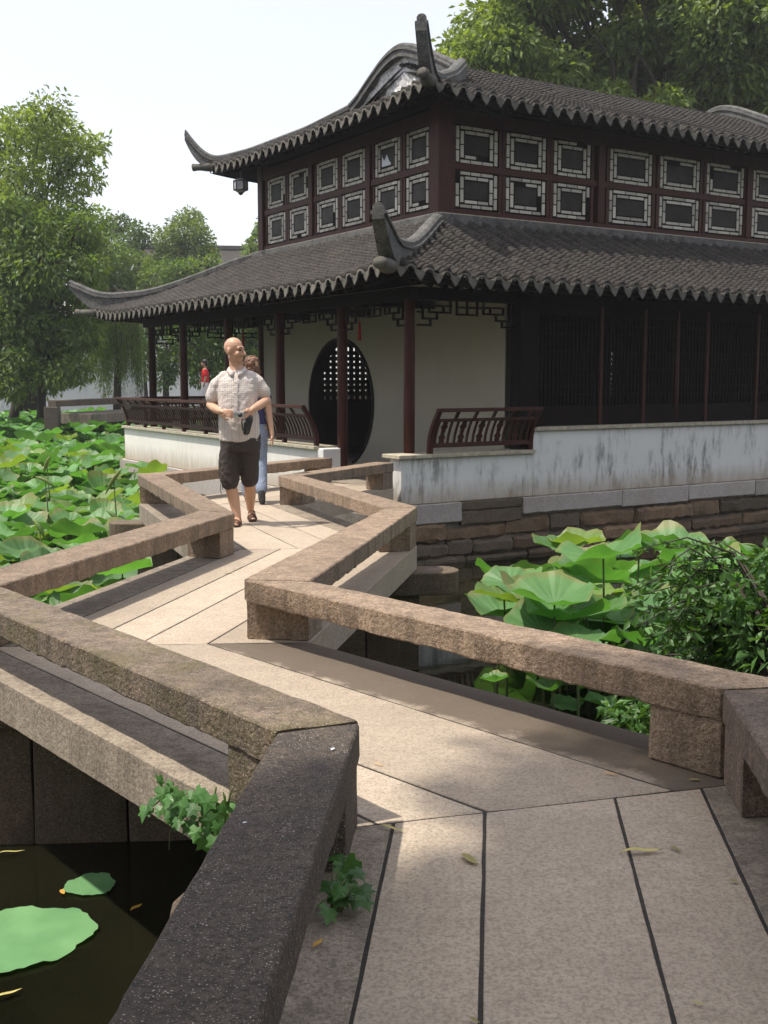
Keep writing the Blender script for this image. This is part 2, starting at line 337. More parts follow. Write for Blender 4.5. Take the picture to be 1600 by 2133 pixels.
# ================================================================== zigzag bridge
bridge = tag(empty('zigzag_bridge', (0,0,0)), 'zigzag granite footbridge with low stone rails crossing the lotus pond to the pavilion', 'bridge')
RZ0, RZ1 = .215, .335
Lo = [(-.72,-1.0), (-.33,3.29), (-2.36,5.70), (-1.51,9.01), (-2.79,12.41), (-.93,15.10)]
Li = [(-.44,-1.0), (-.075,3.40), (-2.03,5.70), (-1.205,8.83), (-2.48,12.38), (-.70,15.02)]
Ri = [(.62,-1.0), (1.19,3.76), (-.765,5.88), (.01,9.18), (-1.19,12.29), (-.10,14.30)]
Ro = [(.92,-1.0), (1.50,3.80), (-.40,5.82), (.285,9.26), (-.92,12.29), (.13,14.17)]
mats_l = ['rail_dark','rail_moss','rail','rail','rail']; mats_r = ['rail_mid','rail','rail','rail','rail']
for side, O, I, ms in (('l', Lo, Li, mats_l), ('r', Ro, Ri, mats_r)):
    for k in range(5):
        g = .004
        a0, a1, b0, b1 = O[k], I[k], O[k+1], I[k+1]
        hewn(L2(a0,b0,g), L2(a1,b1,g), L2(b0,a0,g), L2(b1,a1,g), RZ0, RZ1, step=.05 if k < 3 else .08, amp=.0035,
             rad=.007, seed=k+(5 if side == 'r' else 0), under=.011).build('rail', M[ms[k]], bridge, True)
# posts under the rail joints: blocks flush with the rail above, at the ends of a stretch
def mid(p, q): return ((p[0]+q[0])/2, (p[1]+q[1])/2)
def post_at(O, I, k, j, m, seed, ln=.27, start=.0):
    """post under the end of the stretch k->j that touches corner k"""
    o0, i0, o1, i1 = Vector(O[k]), Vector(I[k]), Vector(O[j]), Vector(I[j]); L = (mid_v(o1, i1)-mid_v(o0, i0)).length
    t0, t1 = (start+.012)/L, (start+ln)/L; e = .03
    a0 = o0.lerp(o1, t0).lerp(i0.lerp(i1, t0), e); a1 = i0.lerp(i1, t0).lerp(o0.lerp(o1, t0), e)
    b0 = o0.lerp(o1, t1).lerp(i0.lerp(i1, t1), e); b1 = i0.lerp(i1, t1).lerp(o0.lerp(o1, t1), e)
    hewn(a0, a1, b0, b1, .002, RZ0-.001, step=.05, amp=.003, rad=.006, seed=seed).build('post', m, bridge, True)
def mid_v(a, b): return (a+b)/2
for side, O, I, ms in (('l', Lo, Li, mats_l), ('r', Ro, Ri, mats_r)):
    q = 40 if side == 'r' else 0
    post_at(O, I, 1, 2, M[ms[1]], q+1, .30, .0); post_at(O, I, 1, 0, M[ms[0]], q+2, .32, .02)
    post_at(O, I, 2, 3, M[ms[2]], q+3, .30); post_at(O, I, 3, 2, M[ms[2]], q+4, .30); post_at(O, I, 4, 5, M[ms[4]], q+5, .30); post_at(O, I, 5, 4, M[ms[4]], q+6, .28)
# deck slabs: split each stretch between its two mitre lines
cuts = [([0,.205,.37,.615,.79,1],[0,.197,.362,.61,.785,1]),
        ([0,.17,.366,.73,1],[0,.14,.27,.72,1]),
        ([0,.2,.37,.53,.72,1],[0,.17,.36,.55,.78,1]),
        ([0,.2,.44,.64,.82,1],[0,.2,.42,.62,.8,1]),
        ([0,.24,.5,.76,1],[0,.24,.5,.76,1])]
for k in range(5):
    c0, c1 = cuts[k]; n = len(c0)-1
    for j in range(n):
        A0 = L2(Lo[k], Ro[k], c0[j]); A1 = L2(Lo[k], Ro[k], c0[j+1]); B0 = L2(Lo[k+1], Ro[k+1], c1[j]); B1 = L2(Lo[k+1], Ro[k+1], c1[j+1])
        g = .0036 if k == 0 else .0055; LL = (Vector(A0)-Vector(B0)).length; W = (Vector(A0)-Vector(A1)).length
        gl = g/LL; gw = g/max(W,.05)
        def ins(p, q, r, s): # shrink quad a little to leave open joints
            return p
        a0 = L2(L2(A0,A1,gw), L2(B0,B1,gw), gl); a1 = L2(L2(A1,A0,gw), L2(B1,B0,gw), gl)
        b0 = L2(L2(B0,B1,gw), L2(A0,A1,gw), gl); b1 = L2(L2(B1,B0,gw), L2(A1,A0,gw), gl)
        edge = j in (0, n-1) and (c0[j+1]-c0[j]) < .24; top = rng.uniform(-.0008, .0008)
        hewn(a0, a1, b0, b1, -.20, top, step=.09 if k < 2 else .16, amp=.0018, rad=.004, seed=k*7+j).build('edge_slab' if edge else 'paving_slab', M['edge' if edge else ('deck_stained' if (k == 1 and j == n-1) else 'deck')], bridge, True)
    # packed dirt in the open joints
    q = [L2(Lo[k], Ro[k], .012), L2(Ro[k], Lo[k], .012), L2(Ro[k+1], Lo[k+1], .012), L2(Lo[k+1], Ro[k+1], .012)]
    MB().prism(q, -.05-.002*k, -.0022-.0004*k).build('joint_filling', M['dirt'], bridge)
# piers: a cap stone across each mitre with upright slabs below
for k in range(1, 5):
    a, b = Vector(Lo[k]), Vector(Ro[k]); d = (b-a).normalized(); n = Vector((-d.y, d.x))
    ea, eb = a-d*.34, b+d*.36
    rings = []
    # cap with rounded ends
    outl = []
    for t in range(9): an = math.pi/2+math.pi*t/8; outl.append(ea+d*.18+(d*math.cos(an)+n*math.sin(an))*.18)
    for t in range(9): an = -math.pi/2+math.pi*t/8; outl.append(eb-d*.18+(d*math.cos(an)+n*math.sin(an))*.18)
    MB().prism([(p.x, p.y) for p in outl], -.40, -.206).build('pier_cap', M['pier'], bridge, False, .012)
    nsl = 4; tot = (b-a).length
    for s in range(nsl):
        p0 = a+d*(tot*s/nsl+.006); p1 = a+d*(tot*(s+1)/nsl-.006)
        hewn(p0-n*.12, p0+n*.12, p1-n*.12, p1+n*.12, -2.0, -.402, step=.14, amp=.008, rad=.012, seed=60+k*5+s).build('pier_slab', M['pier'], bridge, True)
# unseen trees added around the viewpoint to block low sky light and darken facades
def belt():
    rs = np.random.default_rng(5); Ps, Ns = [], []; tr = MB()
    spots = [(x, -9-rs.uniform(0,5)) for x in np.arange(-24,27,3.2)]+[(19+rs.uniform(0,3), y) for y in np.arange(-8,12,3.2)]+[(-21-rs.uniform(0,4), y) for y in np.arange(-8,14,3.4)]
    for x, y in spots:
        h = rs.uniform(6.5,9.5); tr.tube([(x,y,-.6),(x+rs.normal()*.2,y,h*.5),(x,y,h*.85)], [.22,.16,.05], 7)
        for _ in range(9):
            c = np.array([x+rs.normal()*1.3, y+rs.normal()*1.2, h*rs.uniform(.25,.95)]); k = 260; d = rs.normal(size=(k,3)); d /= np.linalg.norm(d, axis=1, keepdims=True)
            Ps.append(c+d*1.35*rs.random((k,1))**.4); Ns.append(d+rs.normal(size=(k,3))*.6)
    V, F = leaf_quads(np.concatenate(Ps), np.concatenate(Ns), .42, .2, rs); n = len(V)
    o = kind(link('added_tree_belt', np_mesh('added_tree_belt', V, F), M['tree_c']), 'stuff'); o['label'] = 'added belt of unseen leafy trees around the viewpoint, blocking low sky light'; o['category'] = 'trees'
    kind(tr.build('trunks', M['bark'], o, True), 'stuff')
# abutment behind the camera where the bridge starts
MB().prism([(-1.6,-4.5),(1.9,-4.5),(1.6,-1.02),(-1.3,-1.02)], -2.0, -.01).build('abutment', M['pier'], bridge, False, .02)

# ================================================================== pavilion frame (local x along the shaded long side, y along the sunlit gallery side)
CX, CY, TH = .2239, 14.2243, R(32.3)
pav = tag(empty('pavilion', (CX, CY, 0), TH), 'two-storey garden pavilion with dark upswept tiled roofs and lattice windows over the pond', 'pavilion')
def W3(x, y, z=0): return Vector((CX+x*math.cos(TH)-y*math.sin(TH), CY+x*math.sin(TH)+y*math.cos(TH), z))
UX0, UX1, UY0, UY1 = 2.0, 12.9, 2.0, 8.06     # upper storey
LW, UW = .6, .75                              # eave overhangs
LX1 = UX1+2.0                                 # lower storey far end (column line)
LY1 = UY1+2.0
FZ = -.06                                     # gallery floor
# floor slab
MB().box((.02,.02,-.5), (LX1-.3, LY1+.3, FZ)).build('floor', M['edge'], pav)
# columns along the gallery side, round, on stone drums
def column(x, y, z0, z1, r=.075, name='column', m='wood'):
    rings = [[(x+rr*math.cos(2*math.pi*k/14), y+rr*math.sin(2*math.pi*k/14), z) for k in range(14)] for z, rr in ((z0,r),(z0+.6,r*1.02),(z1-.3,r*.97),(z1,r*.95))]
    c = MB().loft(rings).build(name, M[m], pav, True)
    return c
GY = [.3, 2.06, 4.05, 6.02, 8.1, 9.78]
for i, y in enumerate(GY):
    base = .42 if i in (0, 3, 4, 5) else (.42 if i == 2 else FZ)
    column(.32, y, base if i != 1 else FZ, 2.56)
for x in (5.2, 8.4, 11.6): column(x, .22, .74, 2.56)
for y in (2.06, 4.05, 6.02, 8.1): column(1.98, y+(.0 if y > 7.9 else 100), FZ, 2.9) if y > 7.9 else None
for x in (3.4, 6.5): column(x, LY1-.3, FZ, 2.56)
# beams above the columns
mb = MB().box((.24,.2,2.44), (.40,LY1,2.60)); mb.build('eave_beam', M['wood_dark'], pav, False, .01)
MB().box((.41,.14,2.44), (LX1-.4,.30,2.60)).build('eave_beam', M['wood_dark'], pav, False, .01)
for i, y in enumerate(GY[1:5]): MB().box((.41,y-.05,2.46), (1.93,y+.05,2.58)).build('tie_beam', M['wood_dark'], pav)

# ---- moon gate wall (plane x = 2) with a round opening
def moon_wall():
    cy, cz, r = 5.0, .98, 1.13; y0, y1, z0, z1 = .36, 8.06, FZ, 2.86; x0, x1 = 1.98, 2.16
    n = 56; verts = []; faces = []
    def rim(an):
        c, s = math.cos(an), math.sin(an); t = 1e9
        if c > 1e-6: t = min(t, (y1-cy)/c)
        if c < -1e-6: t = min(t, (y0-cy)/c)
        if s > 1e-6: t = min(t, (z1-cz)/s)
        if s < -1e-6: t = min(t, (z0-cz)/s)
        return (cy+c*t, cz+s*t)
    angs = sorted([2*math.pi*k/n for k in range(n)]+[math.atan2(z-cz, y-cy) % (2*math.pi) for y in (y0,y1) for z in (z0,z1)])
    pts = []
    for an in angs:
        iy, iz = cy+r*math.cos(an), cz+r*math.sin(an)
        if iz < z0: continue
        pts.append((iy, iz, *rim(an)))
    # keep order continuous starting right after the floor gap
    pts = sorted(pts, key=lambda p: (math.atan2(p[1]-cz, p[0]-cy)+math.pi/2) % (2*math.pi))
    half = math.sqrt(max(0, r*r-(cz-z0)**2))
    pts = [(cy+half, z0, y1 if False else cy+half+.001, z0)]+pts+[(cy-half, z0, cy-half-.001, z0)]
    for (iy, iz, oy, oz) in pts:
        verts += [(x0,iy,iz),(x0,oy,oz),(x1,iy,iz),(x1,oy,oz)]
    for k in range(len(pts)-1):
        a, b = 4*k, 4*k+4
        faces += [(a,a+1,b+1,b),(a+2,b+2,b+3,a+3),(a,b,b+2,a+2)]
    w = MB().add(verts, faces).build('gallery_wall', M['plaster_in'], pav)
    # dark ring lining the gate
    an0 = math.asin((z0-cz)/r); m = MB()
    rings = []
    for k in range(49):
        an = an0+(math.pi-2*an0)*k/48
        rings.append([(xx, cy+rr*math.cos(an), cz+rr*math.sin(an)) for xx, rr in ((x0-.02,r-.05),(x0-.02,r+.012),(x1+.02,r+.012),(x1+.02,r-.05))])
    m.loft(rings); m.build('moon_gate_frame', M['wood_dark'], w)
moon_wall()
# end wall pieces and the hall interior
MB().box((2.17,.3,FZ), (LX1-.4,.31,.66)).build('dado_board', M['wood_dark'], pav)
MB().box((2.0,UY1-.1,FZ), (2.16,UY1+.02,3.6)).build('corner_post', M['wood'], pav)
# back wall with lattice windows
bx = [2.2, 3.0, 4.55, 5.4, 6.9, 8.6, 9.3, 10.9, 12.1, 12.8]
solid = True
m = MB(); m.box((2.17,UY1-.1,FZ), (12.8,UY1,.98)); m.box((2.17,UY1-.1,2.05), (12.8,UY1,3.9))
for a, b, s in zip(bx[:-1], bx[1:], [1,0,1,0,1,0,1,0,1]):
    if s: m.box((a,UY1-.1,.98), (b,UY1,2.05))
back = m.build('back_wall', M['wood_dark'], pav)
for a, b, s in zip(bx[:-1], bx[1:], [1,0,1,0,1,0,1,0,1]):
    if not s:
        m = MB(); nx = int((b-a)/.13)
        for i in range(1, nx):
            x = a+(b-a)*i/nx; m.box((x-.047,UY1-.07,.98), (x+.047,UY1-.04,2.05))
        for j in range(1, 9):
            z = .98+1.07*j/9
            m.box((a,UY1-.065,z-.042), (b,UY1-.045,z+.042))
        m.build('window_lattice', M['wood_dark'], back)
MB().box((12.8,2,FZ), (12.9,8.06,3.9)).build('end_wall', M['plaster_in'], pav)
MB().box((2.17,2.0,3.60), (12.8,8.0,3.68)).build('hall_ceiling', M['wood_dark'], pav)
# dark lattice screens of the hall front, above the tall wall
posts = [2.35, 3.59, 4.47, 5.84, 7.03, 8.2, 9.4, 10.6, 11.8, 13.0, 14.4]
MB().box((2.0,.05,FZ), (2.34,.28,2.5)).build('corner_post', M['wood_dark'], pav, False, .01)
for i, (a, b) in enumerate(zip(posts[:-1], posts[1:])):
    MB().box((a-.03,.13,.735), (a+.03,.20,2.44)).build('screen_post', M['wood'], pav, False, .006)
    s = MB().box((a+.031,.15,.735), (b-.031,.18,1.02)).build('screen', M['wood_dark'], pav)
    MB().box((a+.031,.15,2.30), (b-.031,.18,2.44)).build('screen_header', M['wood_dark'], s)
    if i == 1:
        MB().box((a+.031,.185,1.02), (a+.22,.20,2.30)).build('screen_shade_board', M['wood_dark'], s); MB().box((a+.34,.185,1.02), (b-.031,.20,2.30)).build('screen_shade_board', M['wood_dark'], s)
    else: MB().box((a+.031,.185,1.02), (b-.031,.20,2.30)).build('screen_shade_board', M['wood_dark'], s)  # dark boards added behind the lattice, standing in for the unlit hall
    m = MB(); w = b-a-.08; nx = max(4, int(w/.07))
    for k in range(nx+1):
        x = a+.04+w*k/nx; m.box((x-.012,.155,1.02), (x+.012,.175,2.30))
    for z in (1.18,1.30,1.55,1.8,2.05,2.18): m.box((a+.04,.16,z-.012), (b-.04,.17,z+.012))
    m.build('screen_lattice', M['wood_dark'], s)

# ---- white parapet walls and copings
def wall(name, poly, z0, z1, m, bev=.008): return MB().prism(poly, z0, z1).build(name, M[m], pav, False, bev)
wr = wall('parapet_wall', [(0,0),(2.21,0),(2.21,.30),(0,.30)], -.235, .372, 'plaster', .012)
wt = wall('parapet_wall', [(2.212,0),(LX1,0),(LX1,.26),(2.212,.26)], -.235, .682, 'plaster', .012)
wl = wall('parapet_wall', [(0,2.17),(.30,2.17),(.30,10.68),(0,10.68)], -.28, .372, 'plaster_sun', .012)
x = -.07
for a, b in ((-.07,.55),(.554,1.14),(1.144,1.68),(1.684,2.205)):
    MB().box((a,-.06,.374), (b,.36,.424)).build('coping_stone', M['coping'], wr, False, .006)
for k in range(8):
    a = 2.19+k*1.6; MB().box((a,-.05,.684), (a+1.595,.31,.732)).build('coping_stone', M['coping'], wt, False, .006)
for k in range(6):
    a = 2.24+k*1.41; MB().box((-.06,a,.374), (.36,a+1.405,.424)).build('coping_stone', M['coping'], wl, False, .006)
# short white stub that ends the sunlit parapet at the bridge
MB().box((-.03,2.02,-.28), (.33,2.165,.40)).build('parapet_end', M['plaster'], pav, False, .015)
# plinth of the sunlit side
for k in range(5):
    a = 2.1+k*1.75; MB().box((-.07,a,-.66), (.35,a+1.742,-.284)).build('plinth_stone', M['block'], pav, False, .01)
    MB().box((-.05,a-.4,-1.3), (.35,a+1.342,-.664)).build('plinth_stone', M['rubble'], pav, False, .02)

# ---- stone courses under the shaded wall
found = tag(empty('stone_foundation', (CX, CY, 0), TH), 'rough stone courses rising from the water under the shaded white wall', 'stone wall')
MB().box((.0,.05,-2.0), (LX1,.45,-.24)).build('mortar_core', M['mortar'], found)
MB().box((-.02,.1,-2.0), (.4,2.1,-.45)).build('mortar_core', M['mortar'], found)
def stone(a, b, z0, z1, m, seed, out=.0, amp=.008, rad=.012):
    hewn((a,-.03-out), (a,.2), (b,-.03-out), (b,.2), z0, z1, step=.08, amp=amp, rad=rad, seed=seed).build('stone', M[m], found, True)
stone(.10,.945,-.50,-.24,'block',1,.02)
stone(.955,2.01,-.36,-.245,'darkblock',2,.0,.012); stone(.955,2.01,-.56,-.375,'darkblock',3,-.01,.014)
for i, (a, b) in enumerate(((2.02,3.9),(3.915,5.32),(5.33,6.88),(6.9,8.6),(8.61,10.4),(10.41,12.2),(12.21,14.0))): stone(a,b,-.47-.02*(i%2),-.24,'block',5+i,.015)
rr = random.Random(5)
z = -.50
for row in range(3):
    h = rr.choice((.17,.2,.25)); x = -.05+rr.random()*.2; zt = z-.012
    while x < 13:
        w = rr.uniform(.4,1.25); top = zt+rr.uniform(-.02,.012)
        if row == 0 and .9 < x+w/2 < 2.1: top -= .07
        stone(x, x+w-.025, zt-h+rr.uniform(-.015,.015), top, rr.choice(('rubble','rubble','darkblock','rubble','darkblock','darkblock') if row else ('rubble','darkblock')), 30+row*40+int(x*3), rr.uniform(-.03,.05), .03, .04)
        x += w
    z -= h+.01
# ================================================================== roofs
LZ = ([0,.6,1.2,1.8,2.6],[2.62,2.83,3.08,3.36,3.74])
UZ = ([0,.5,1.0,1.5,2.05,2.6,3.1,3.5,3.78],[5.41,5.585,5.77,5.96,6.20,6.47,6.70,6.85,6.90])
def zl(d): return float(np.interp(d, *LZ))
def zu(d): return float(np.interp(d, *UZ))
class Slope:
    """one roof plane: s runs along the eave, d inward from the eave"""
    def __init__(S, zf, depth, along, e0, e1, s0, s1, hip0=True, hip1=True, lift=.13, outw=1):
        S.zf, S.depth, S.along, S.base, S.sgn, S.s0, S.s1, S.h0, S.h1, S.liftv = zf, depth, along, e0, e1, s0, s1, hip0, hip1, lift
    def dmax(S, s):
        d = S.depth
        if S.h0: d = min(d, max(0, s-S.s0) if not isinstance(S.h0, float) else (max(0, s-S.s0) if s-S.s0 < S.h0 else d))
        if S.h1: d = min(d, max(0, S.s1-s) if not isinstance(S.h1, float) else (max(0, S.s1-s) if S.s1-s < S.h1 else d))
        return d
    def z(S, s, d):
        t = min(s-S.s0, S.s1-s); l = S.liftv*max(0, 1-t/1.7)**2*max(0, 1-d/1.6)
        return S.zf(d)+l
    def p(S, s, d, dz=0):
        q = S.base+S.sgn*d
        return Vector((s, q, S.z(s,d)+dz)) if S.along == 'x' else Vector((q, s, S.z(s,d)+dz))
    def mat(S, s, d, dz=0, jit=0):
        o = S.p(s, d, dz); up = (S.p(s, d+.05)-S.p(s, max(0,d-.05))).normalized()
        ac = (Vector((1,0,0)) if S.along == 'x' else Vector((0,-1,0)))*S.sgn
        # follow the rise of the eave toward the corner
        sl = (S.z(s+.1,d)-S.z(s-.1,d))/.2; ac = Vector((ac.x, ac.y, sl*(ac.x if S.along == 'x' else ac.y))).normalized()
        n = ac.cross(up).normalized()
        m = Matrix((ac, up, n)).transposed().to_4x4(); m.translation = o
        if jit: m = m @ Matrix.Rotation(rng.gauss(0,jit), 4, 'Z') @ Matrix.Translation((rng.gauss(0,.004), rng.gauss(0,.004), 0))
        return m
    def sheet(S, dz, step=.4, nd_=8, smax=None):
        mb = MB(); n = int((S.s1-S.s0)/step)+1; cols = []
        for i in range(n+1):
            s = S.s0+(S.s1-S.s0)*i/n; dm = S.dmax(s); cols.append([S.p(s, dm*j/nd_, dz) for j in range(nd_+1)])
        mb.add([p for c in cols for p in c], [(i*(nd_+1)+j, (i+1)*(nd_+1)+j, (i+1)*(nd_+1)+j+1, i*(nd_+1)+j+1) for i in range(n) for j in range(nd_)])
        return mb
SP, EX = .265, .087
def arc_tile(half, rise, length, n, concave=False):
    """thin curved tile, lower end at y=0"""
    V = []; F = []
    for y, dz in ((length, -.004), (0, .024), (0, -.010)):
        for k in range(n+1):
            a = -1+2*k/n; x = half*math.sin(a*1.35)/math.sin(1.35)
            h = rise*(math.cos(a*1.35)-math.cos(1.35))/(1-math.cos(1.35))
            V.append((x, y, (-h if concave else h)+dz))
    for r in range(2):
        for k in range(n): F.append((r*(n+1)+k, (r+1)*(n+1)+k, (r+1)*(n+1)+k+1, r*(n+1)+k+1))
    return np.array(V), np.array(F)
TV, TF = arc_tile(.072, .078, EX+.05, 6)
PV, PF = arc_tile(.085, .04, EX+.05, 4, True); PV[:,2] += .012
def stack(protoV, protoF, mats):
    n = len(mats); A = np.array([np.array(m) for m in mats]); V = np.einsum('nij,vj->nvi', A[:,:3,:3], protoV)+A[:,None,:3,3]
    F = (protoF[None]+(np.arange(n)*len(protoV))[:,None,None])
    return V.reshape(-1,3), F.reshape(-1, protoF.shape[1])
tile_mesh = None
def proto_mesh(name, V, F, mat):
    me = bpy.data.meshes.new(name); me.from_pydata([tuple(p) for p in V], [], [tuple(f) for f in F]); me.materials.append(mat); me.update()
    me.polygons.foreach_set('use_smooth', [True]*len(me.polygons)); return me
TILE = proto_mesh('cover_tile', TV, TF, M['tile'])
# pointed drip tile: curved plate hanging from the eave
def drip_mesh():
    outl = [(-.10,.045),(-.06,.015),(0,.0),(.06,.015),(.10,.045),(.095,-.01),(.075,-.06),(.04,-.11),(0,-.155),(-.04,-.11),(-.075,-.06),(-.095,-.01)]
    n = len(outl); V = [(x, -.012+.25*x*x, z) for x, z in outl]+[(x, .004+.25*x*x, z) for x, z in outl]
    F = [tuple(range(n))[::-1], tuple(range(n,2*n))]+[(i,(i+1)%n,n+(i+1)%n,n+i) for i in range(n)]
    return proto_mesh('drip_tile', V, F, M['drip'])
DRIP = drip_mesh()
DRIP.polygons.foreach_set('use_smooth', [False]*len(DRIP.polygons))
# round end of each cover row
def capend_mesh():
    V = []; F = []
    for k in range(9):
        a = math.pi*k/8; V += [(.080*math.cos(a), -.02, .072*math.sin(a)-.03), (.052*math.cos(a), -.02, .046*math.sin(a)-.03), (.080*math.cos(a), .05, .072*math.sin(a)-.03)]
    for k in range(8): F += [(3*k,3*k+1,3*k+4,3*k+3),(3*k,3*k+3,3*k+5,3*k+2)]
    return proto_mesh('eave_tile', V, F, M['drip'])
CAPE = capend_mesh()
cam_w = Vector((0,0,1.42))
def tile_slope(S, roof, s_to, indiv, ex, drip=True, ends=None):
    covers = []; pans = []
    n = int((S.s1-S.s0)/SP); sp = (S.s1-S.s0)/n
    for i in range(n):
        for half in (0, 1):
            s = S.s0+sp*(i+.5*half+.25)
            if s > s_to: continue
            dm = S.dmax(s)-.06
            k = 0
            while k*ex < dm:
                (covers if half == 0 else pans).append(S.mat(s, k*ex, .030 if half == 0 else .0, .035)); k += 1
            if drip and half == 1 or (drip and half == 0):
                m = S.mat(s, 0, .015)
                me = DRIP if half == 1 else CAPE
                o = bpy.data.objects.new('drip_tile' if half == 1 else 'eave_tile', me); COL.objects.link(o); o.parent = roof
                t = m.translation; ac = m.col[0].to_3d().normalized(); inw = Vector((0,1,0))*S.sgn if S.along == 'x' else Vector((1,0,0))*S.sgn
                zz = ac.cross(inw).normalized(); mm = Matrix((ac, zz.cross(ac), zz)).transposed().to_4x4(); mm.translation = t+Vector((0,0,.012 if half == 1 else .03))
                if half == 1: mm = mm @ Matrix.Rotation(R(-8)+rng.gauss(0,.06), 4, 'X') @ Matrix.Rotation(rng.gauss(0,.05), 4, 'Y') @ Matrix.Scale(rng.uniform(.76,.88), 4)
                o.matrix_basis = mm
    if indiv:
        covers.sort(key=lambda m: (W3(*m.translation[:2], m.translation.z)-cam_w).length)
        for m in covers[:indiv]:
            o = bpy.data.objects.new('cover_tile', TILE); COL.objects.link(o); o.parent = roof; o.matrix_basis = m
        covers = covers[indiv:]
    return covers, pans
def tiles_to_part(name, covers, pans, parent):
    V1, F1 = stack(TV, TF, covers); V2, F2 = stack(PV, PF, pans)
    me = np_mesh(name, np.concatenate([V1, V2]), np.concatenate([F1, F2+len(V1)]))
    return kind(link(name, me, M['tile'], parent, True), 'stuff')
# --- lower skirt roof
SR = Slope(zl, 2.6, 'x', -LW, 1, -LW, LX1+LW)
SL = Slope(zl, 2.6, 'y', -LW, 1, -LW, LY1+LW)
SB = Slope(zl, 2.6, 'x', LY1+LW, -1, -LW, LX1+LW)
SE = Slope(zl, 2.6, 'y', LX1+LW, -1, -LW, LY1+LW)
m = MB()
for S in (SR, SL, SB, SE):
    q = S.sheet(-.012); m.add(q.v, q.f)
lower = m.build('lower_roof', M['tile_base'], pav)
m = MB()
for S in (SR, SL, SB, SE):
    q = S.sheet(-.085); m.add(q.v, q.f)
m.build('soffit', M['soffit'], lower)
cr, pr_ = tile_slope(SR, lower, 11.0, 290, EX)
cl_, pl_ = tile_slope(SL, lower, 99, 0, EX)
tiles_to_part('tile_field', cr+cl_, pr_+pl_, lower)
def eave_board(S, roof, name='eave_board'):
    mb = MB(); n = 40; ring = []
    for i in range(n+1):
        s = S.s0+(S.s1-S.s0)*i/n; p = S.p(s, .05, -.015); q = S.p(s, .05, -.10); p2 = S.p(s, .09, -.015); q2 = S.p(s, .09, -.10)
        ring.append([p, q, q2, p2])
    mb.loft(ring).build(name, M['soffit'], roof)
for S in (SR, SL): eave_board(S, lower)
def rafters(S, roof, zdepth, s_to):
    mb = MB(); s = S.s0+.25
    while s < min(S.s1-.2, s_to):
        dm = min(S.dmax(s), 1.6)
        if dm > .3:
            a = S.p(s, .1, -.13); b = S.p(s, dm, -.13); mb.tube([a, b], .038, 6)
        s += .23
    kind(mb.build('rafters', M['soffit'], roof), 'stuff')
rafters(SR, lower, .1, 11); rafters(SL, lower, .1, 99)
# --- upper hip and gable roof
GX0, GX1 = 3.30, 11.60
UR = Slope(zu, 3.78, 'x', UY0-UW, 1, UX0-UW, UX1+UW, 2.05, 2.05, lift=.11)
UB = Slope(zu, 3.78, 'x', UY1+UW, -1, UX0-UW, UX1+UW, 2.05, 2.05, lift=.11)
UL = Slope(zu, 2.05, 'y', UX0-UW, 1, UY0-UW, UY1+UW, lift=.11)
UE = Slope(zu, 2.05, 'y', UX1+UW, -1, UY0-UW, UY1+UW, lift=.11)
m = MB()
for S in (UR, UB, UL, UE):
    q = S.sheet(-.012, .21); m.add(q.v, q.f)
upper = m.build('upper_roof', M['tile_base'], pav)
m = MB()
for S in (UR, UB, UL, UE):
    q = S.sheet(-.10, .21); m.add(q.v, q.f)
m.build('soffit', M['soffit'], upper)
cr, pr_ = tile_slope(UR, upper, 99, 0, .10)
cl_, pl_ = tile_slope(UL, upper, 99, 0, .10)
tiles_to_part('tile_field', cr+cl_, pr_+pl_, upper)
for S in (UR, UL): eave_board(S, upper)
rafters(UR, upper, .1, 99); rafters(UL, upper, .1, 99)
# gable wall with carved relief, one at each end
for gx, sg in ((GX0+.05, -1), (GX1-.05, 1)):
    n = 28; V = []; F = []
    for i in range(n+1):
        y = 3.25+(6.81-3.25)*i/n; d = min(y-1.25, 8.81-y); top = float(np.interp(min(y, 10.06-y), [3.25,3.58,3.92,4.42,4.74,5.03], [6.56,6.66,6.84,7.08,7.18,7.2]))
        for j in range(13):
            t = j/12; z = 6.15+(top-6.15)*t
            rel = noise.noise(Vector((y*7, z*7, gx)))*.06*(1 if .05 < t < .85 else .2)
            V.append((gx+sg*(.02+max(rel, -.01)), y, z))
    for i in range(n):
        for j in range(12): F.append((i*13+j, (i+1)*13+j, (i+1)*13+j+1, i*13+j+1))
    MB().add(V, F).build('gable', M['gable'], upper)
# swept ridges
def sweep_ridge(name, path, parent, mapf, hw=.10, hwt=.10, m='ridge'):
    """path: list of (a, z_top, z_bottom, half width)"""
    rings = []; mb = MB(); mc = MB(); caprings = []
    for a, zt, zb, w in path:
        w *= .8
        prof = [(-w*1.15,zb),(-w*1.1,zt-.13),(-w*1.45,zt-.125),(-w*1.45,zt-.095),(-w*1.05,zt-.09),(-w*1.05,zt-.04),(-w*.6,zt-.008),(0,zt),(w*.6,zt-.008),(w*1.05,zt-.04),(w*1.05,zt-.09),(w*1.45,zt-.095),(w*1.45,zt-.125),(w*1.1,zt-.13),(w*1.15,zb)]
        rings.append([mapf(a, o, z) for o, z in prof])
    mb.loft(rings); o = mb.build(name, M[m], parent, True)
    o.data.polygons.foreach_set('use_smooth', [False]*len(o.data.polygons)); return o
def interp_path(keys, n):
    keys = sorted(keys); A = [k[0] for k in keys]; out = []
    for i in range(n+1):
        a = A[0]+(A[-1]-A[0])*i/n; out.append((a, float(np.interp(a, A, [k[1] for k in keys])), float(np.interp(a, A, [k[2] for k in keys])), float(np.interp(a, A, [k[3] for k in keys]))))
    return out
def smooth_path(p):
    for _ in range(2):
        p = [p[0]]+[(b[0], (a[1]+2*b[1]+c[1])/4, (a[2]+2*b[2]+c[2])/4, (a[3]+2*b[3]+c[3])/4) for a, b, c in zip(p[:-2], p[1:-1], p[2:])]+[p[-1]]
    return p
r2 = math.sqrt(.5)
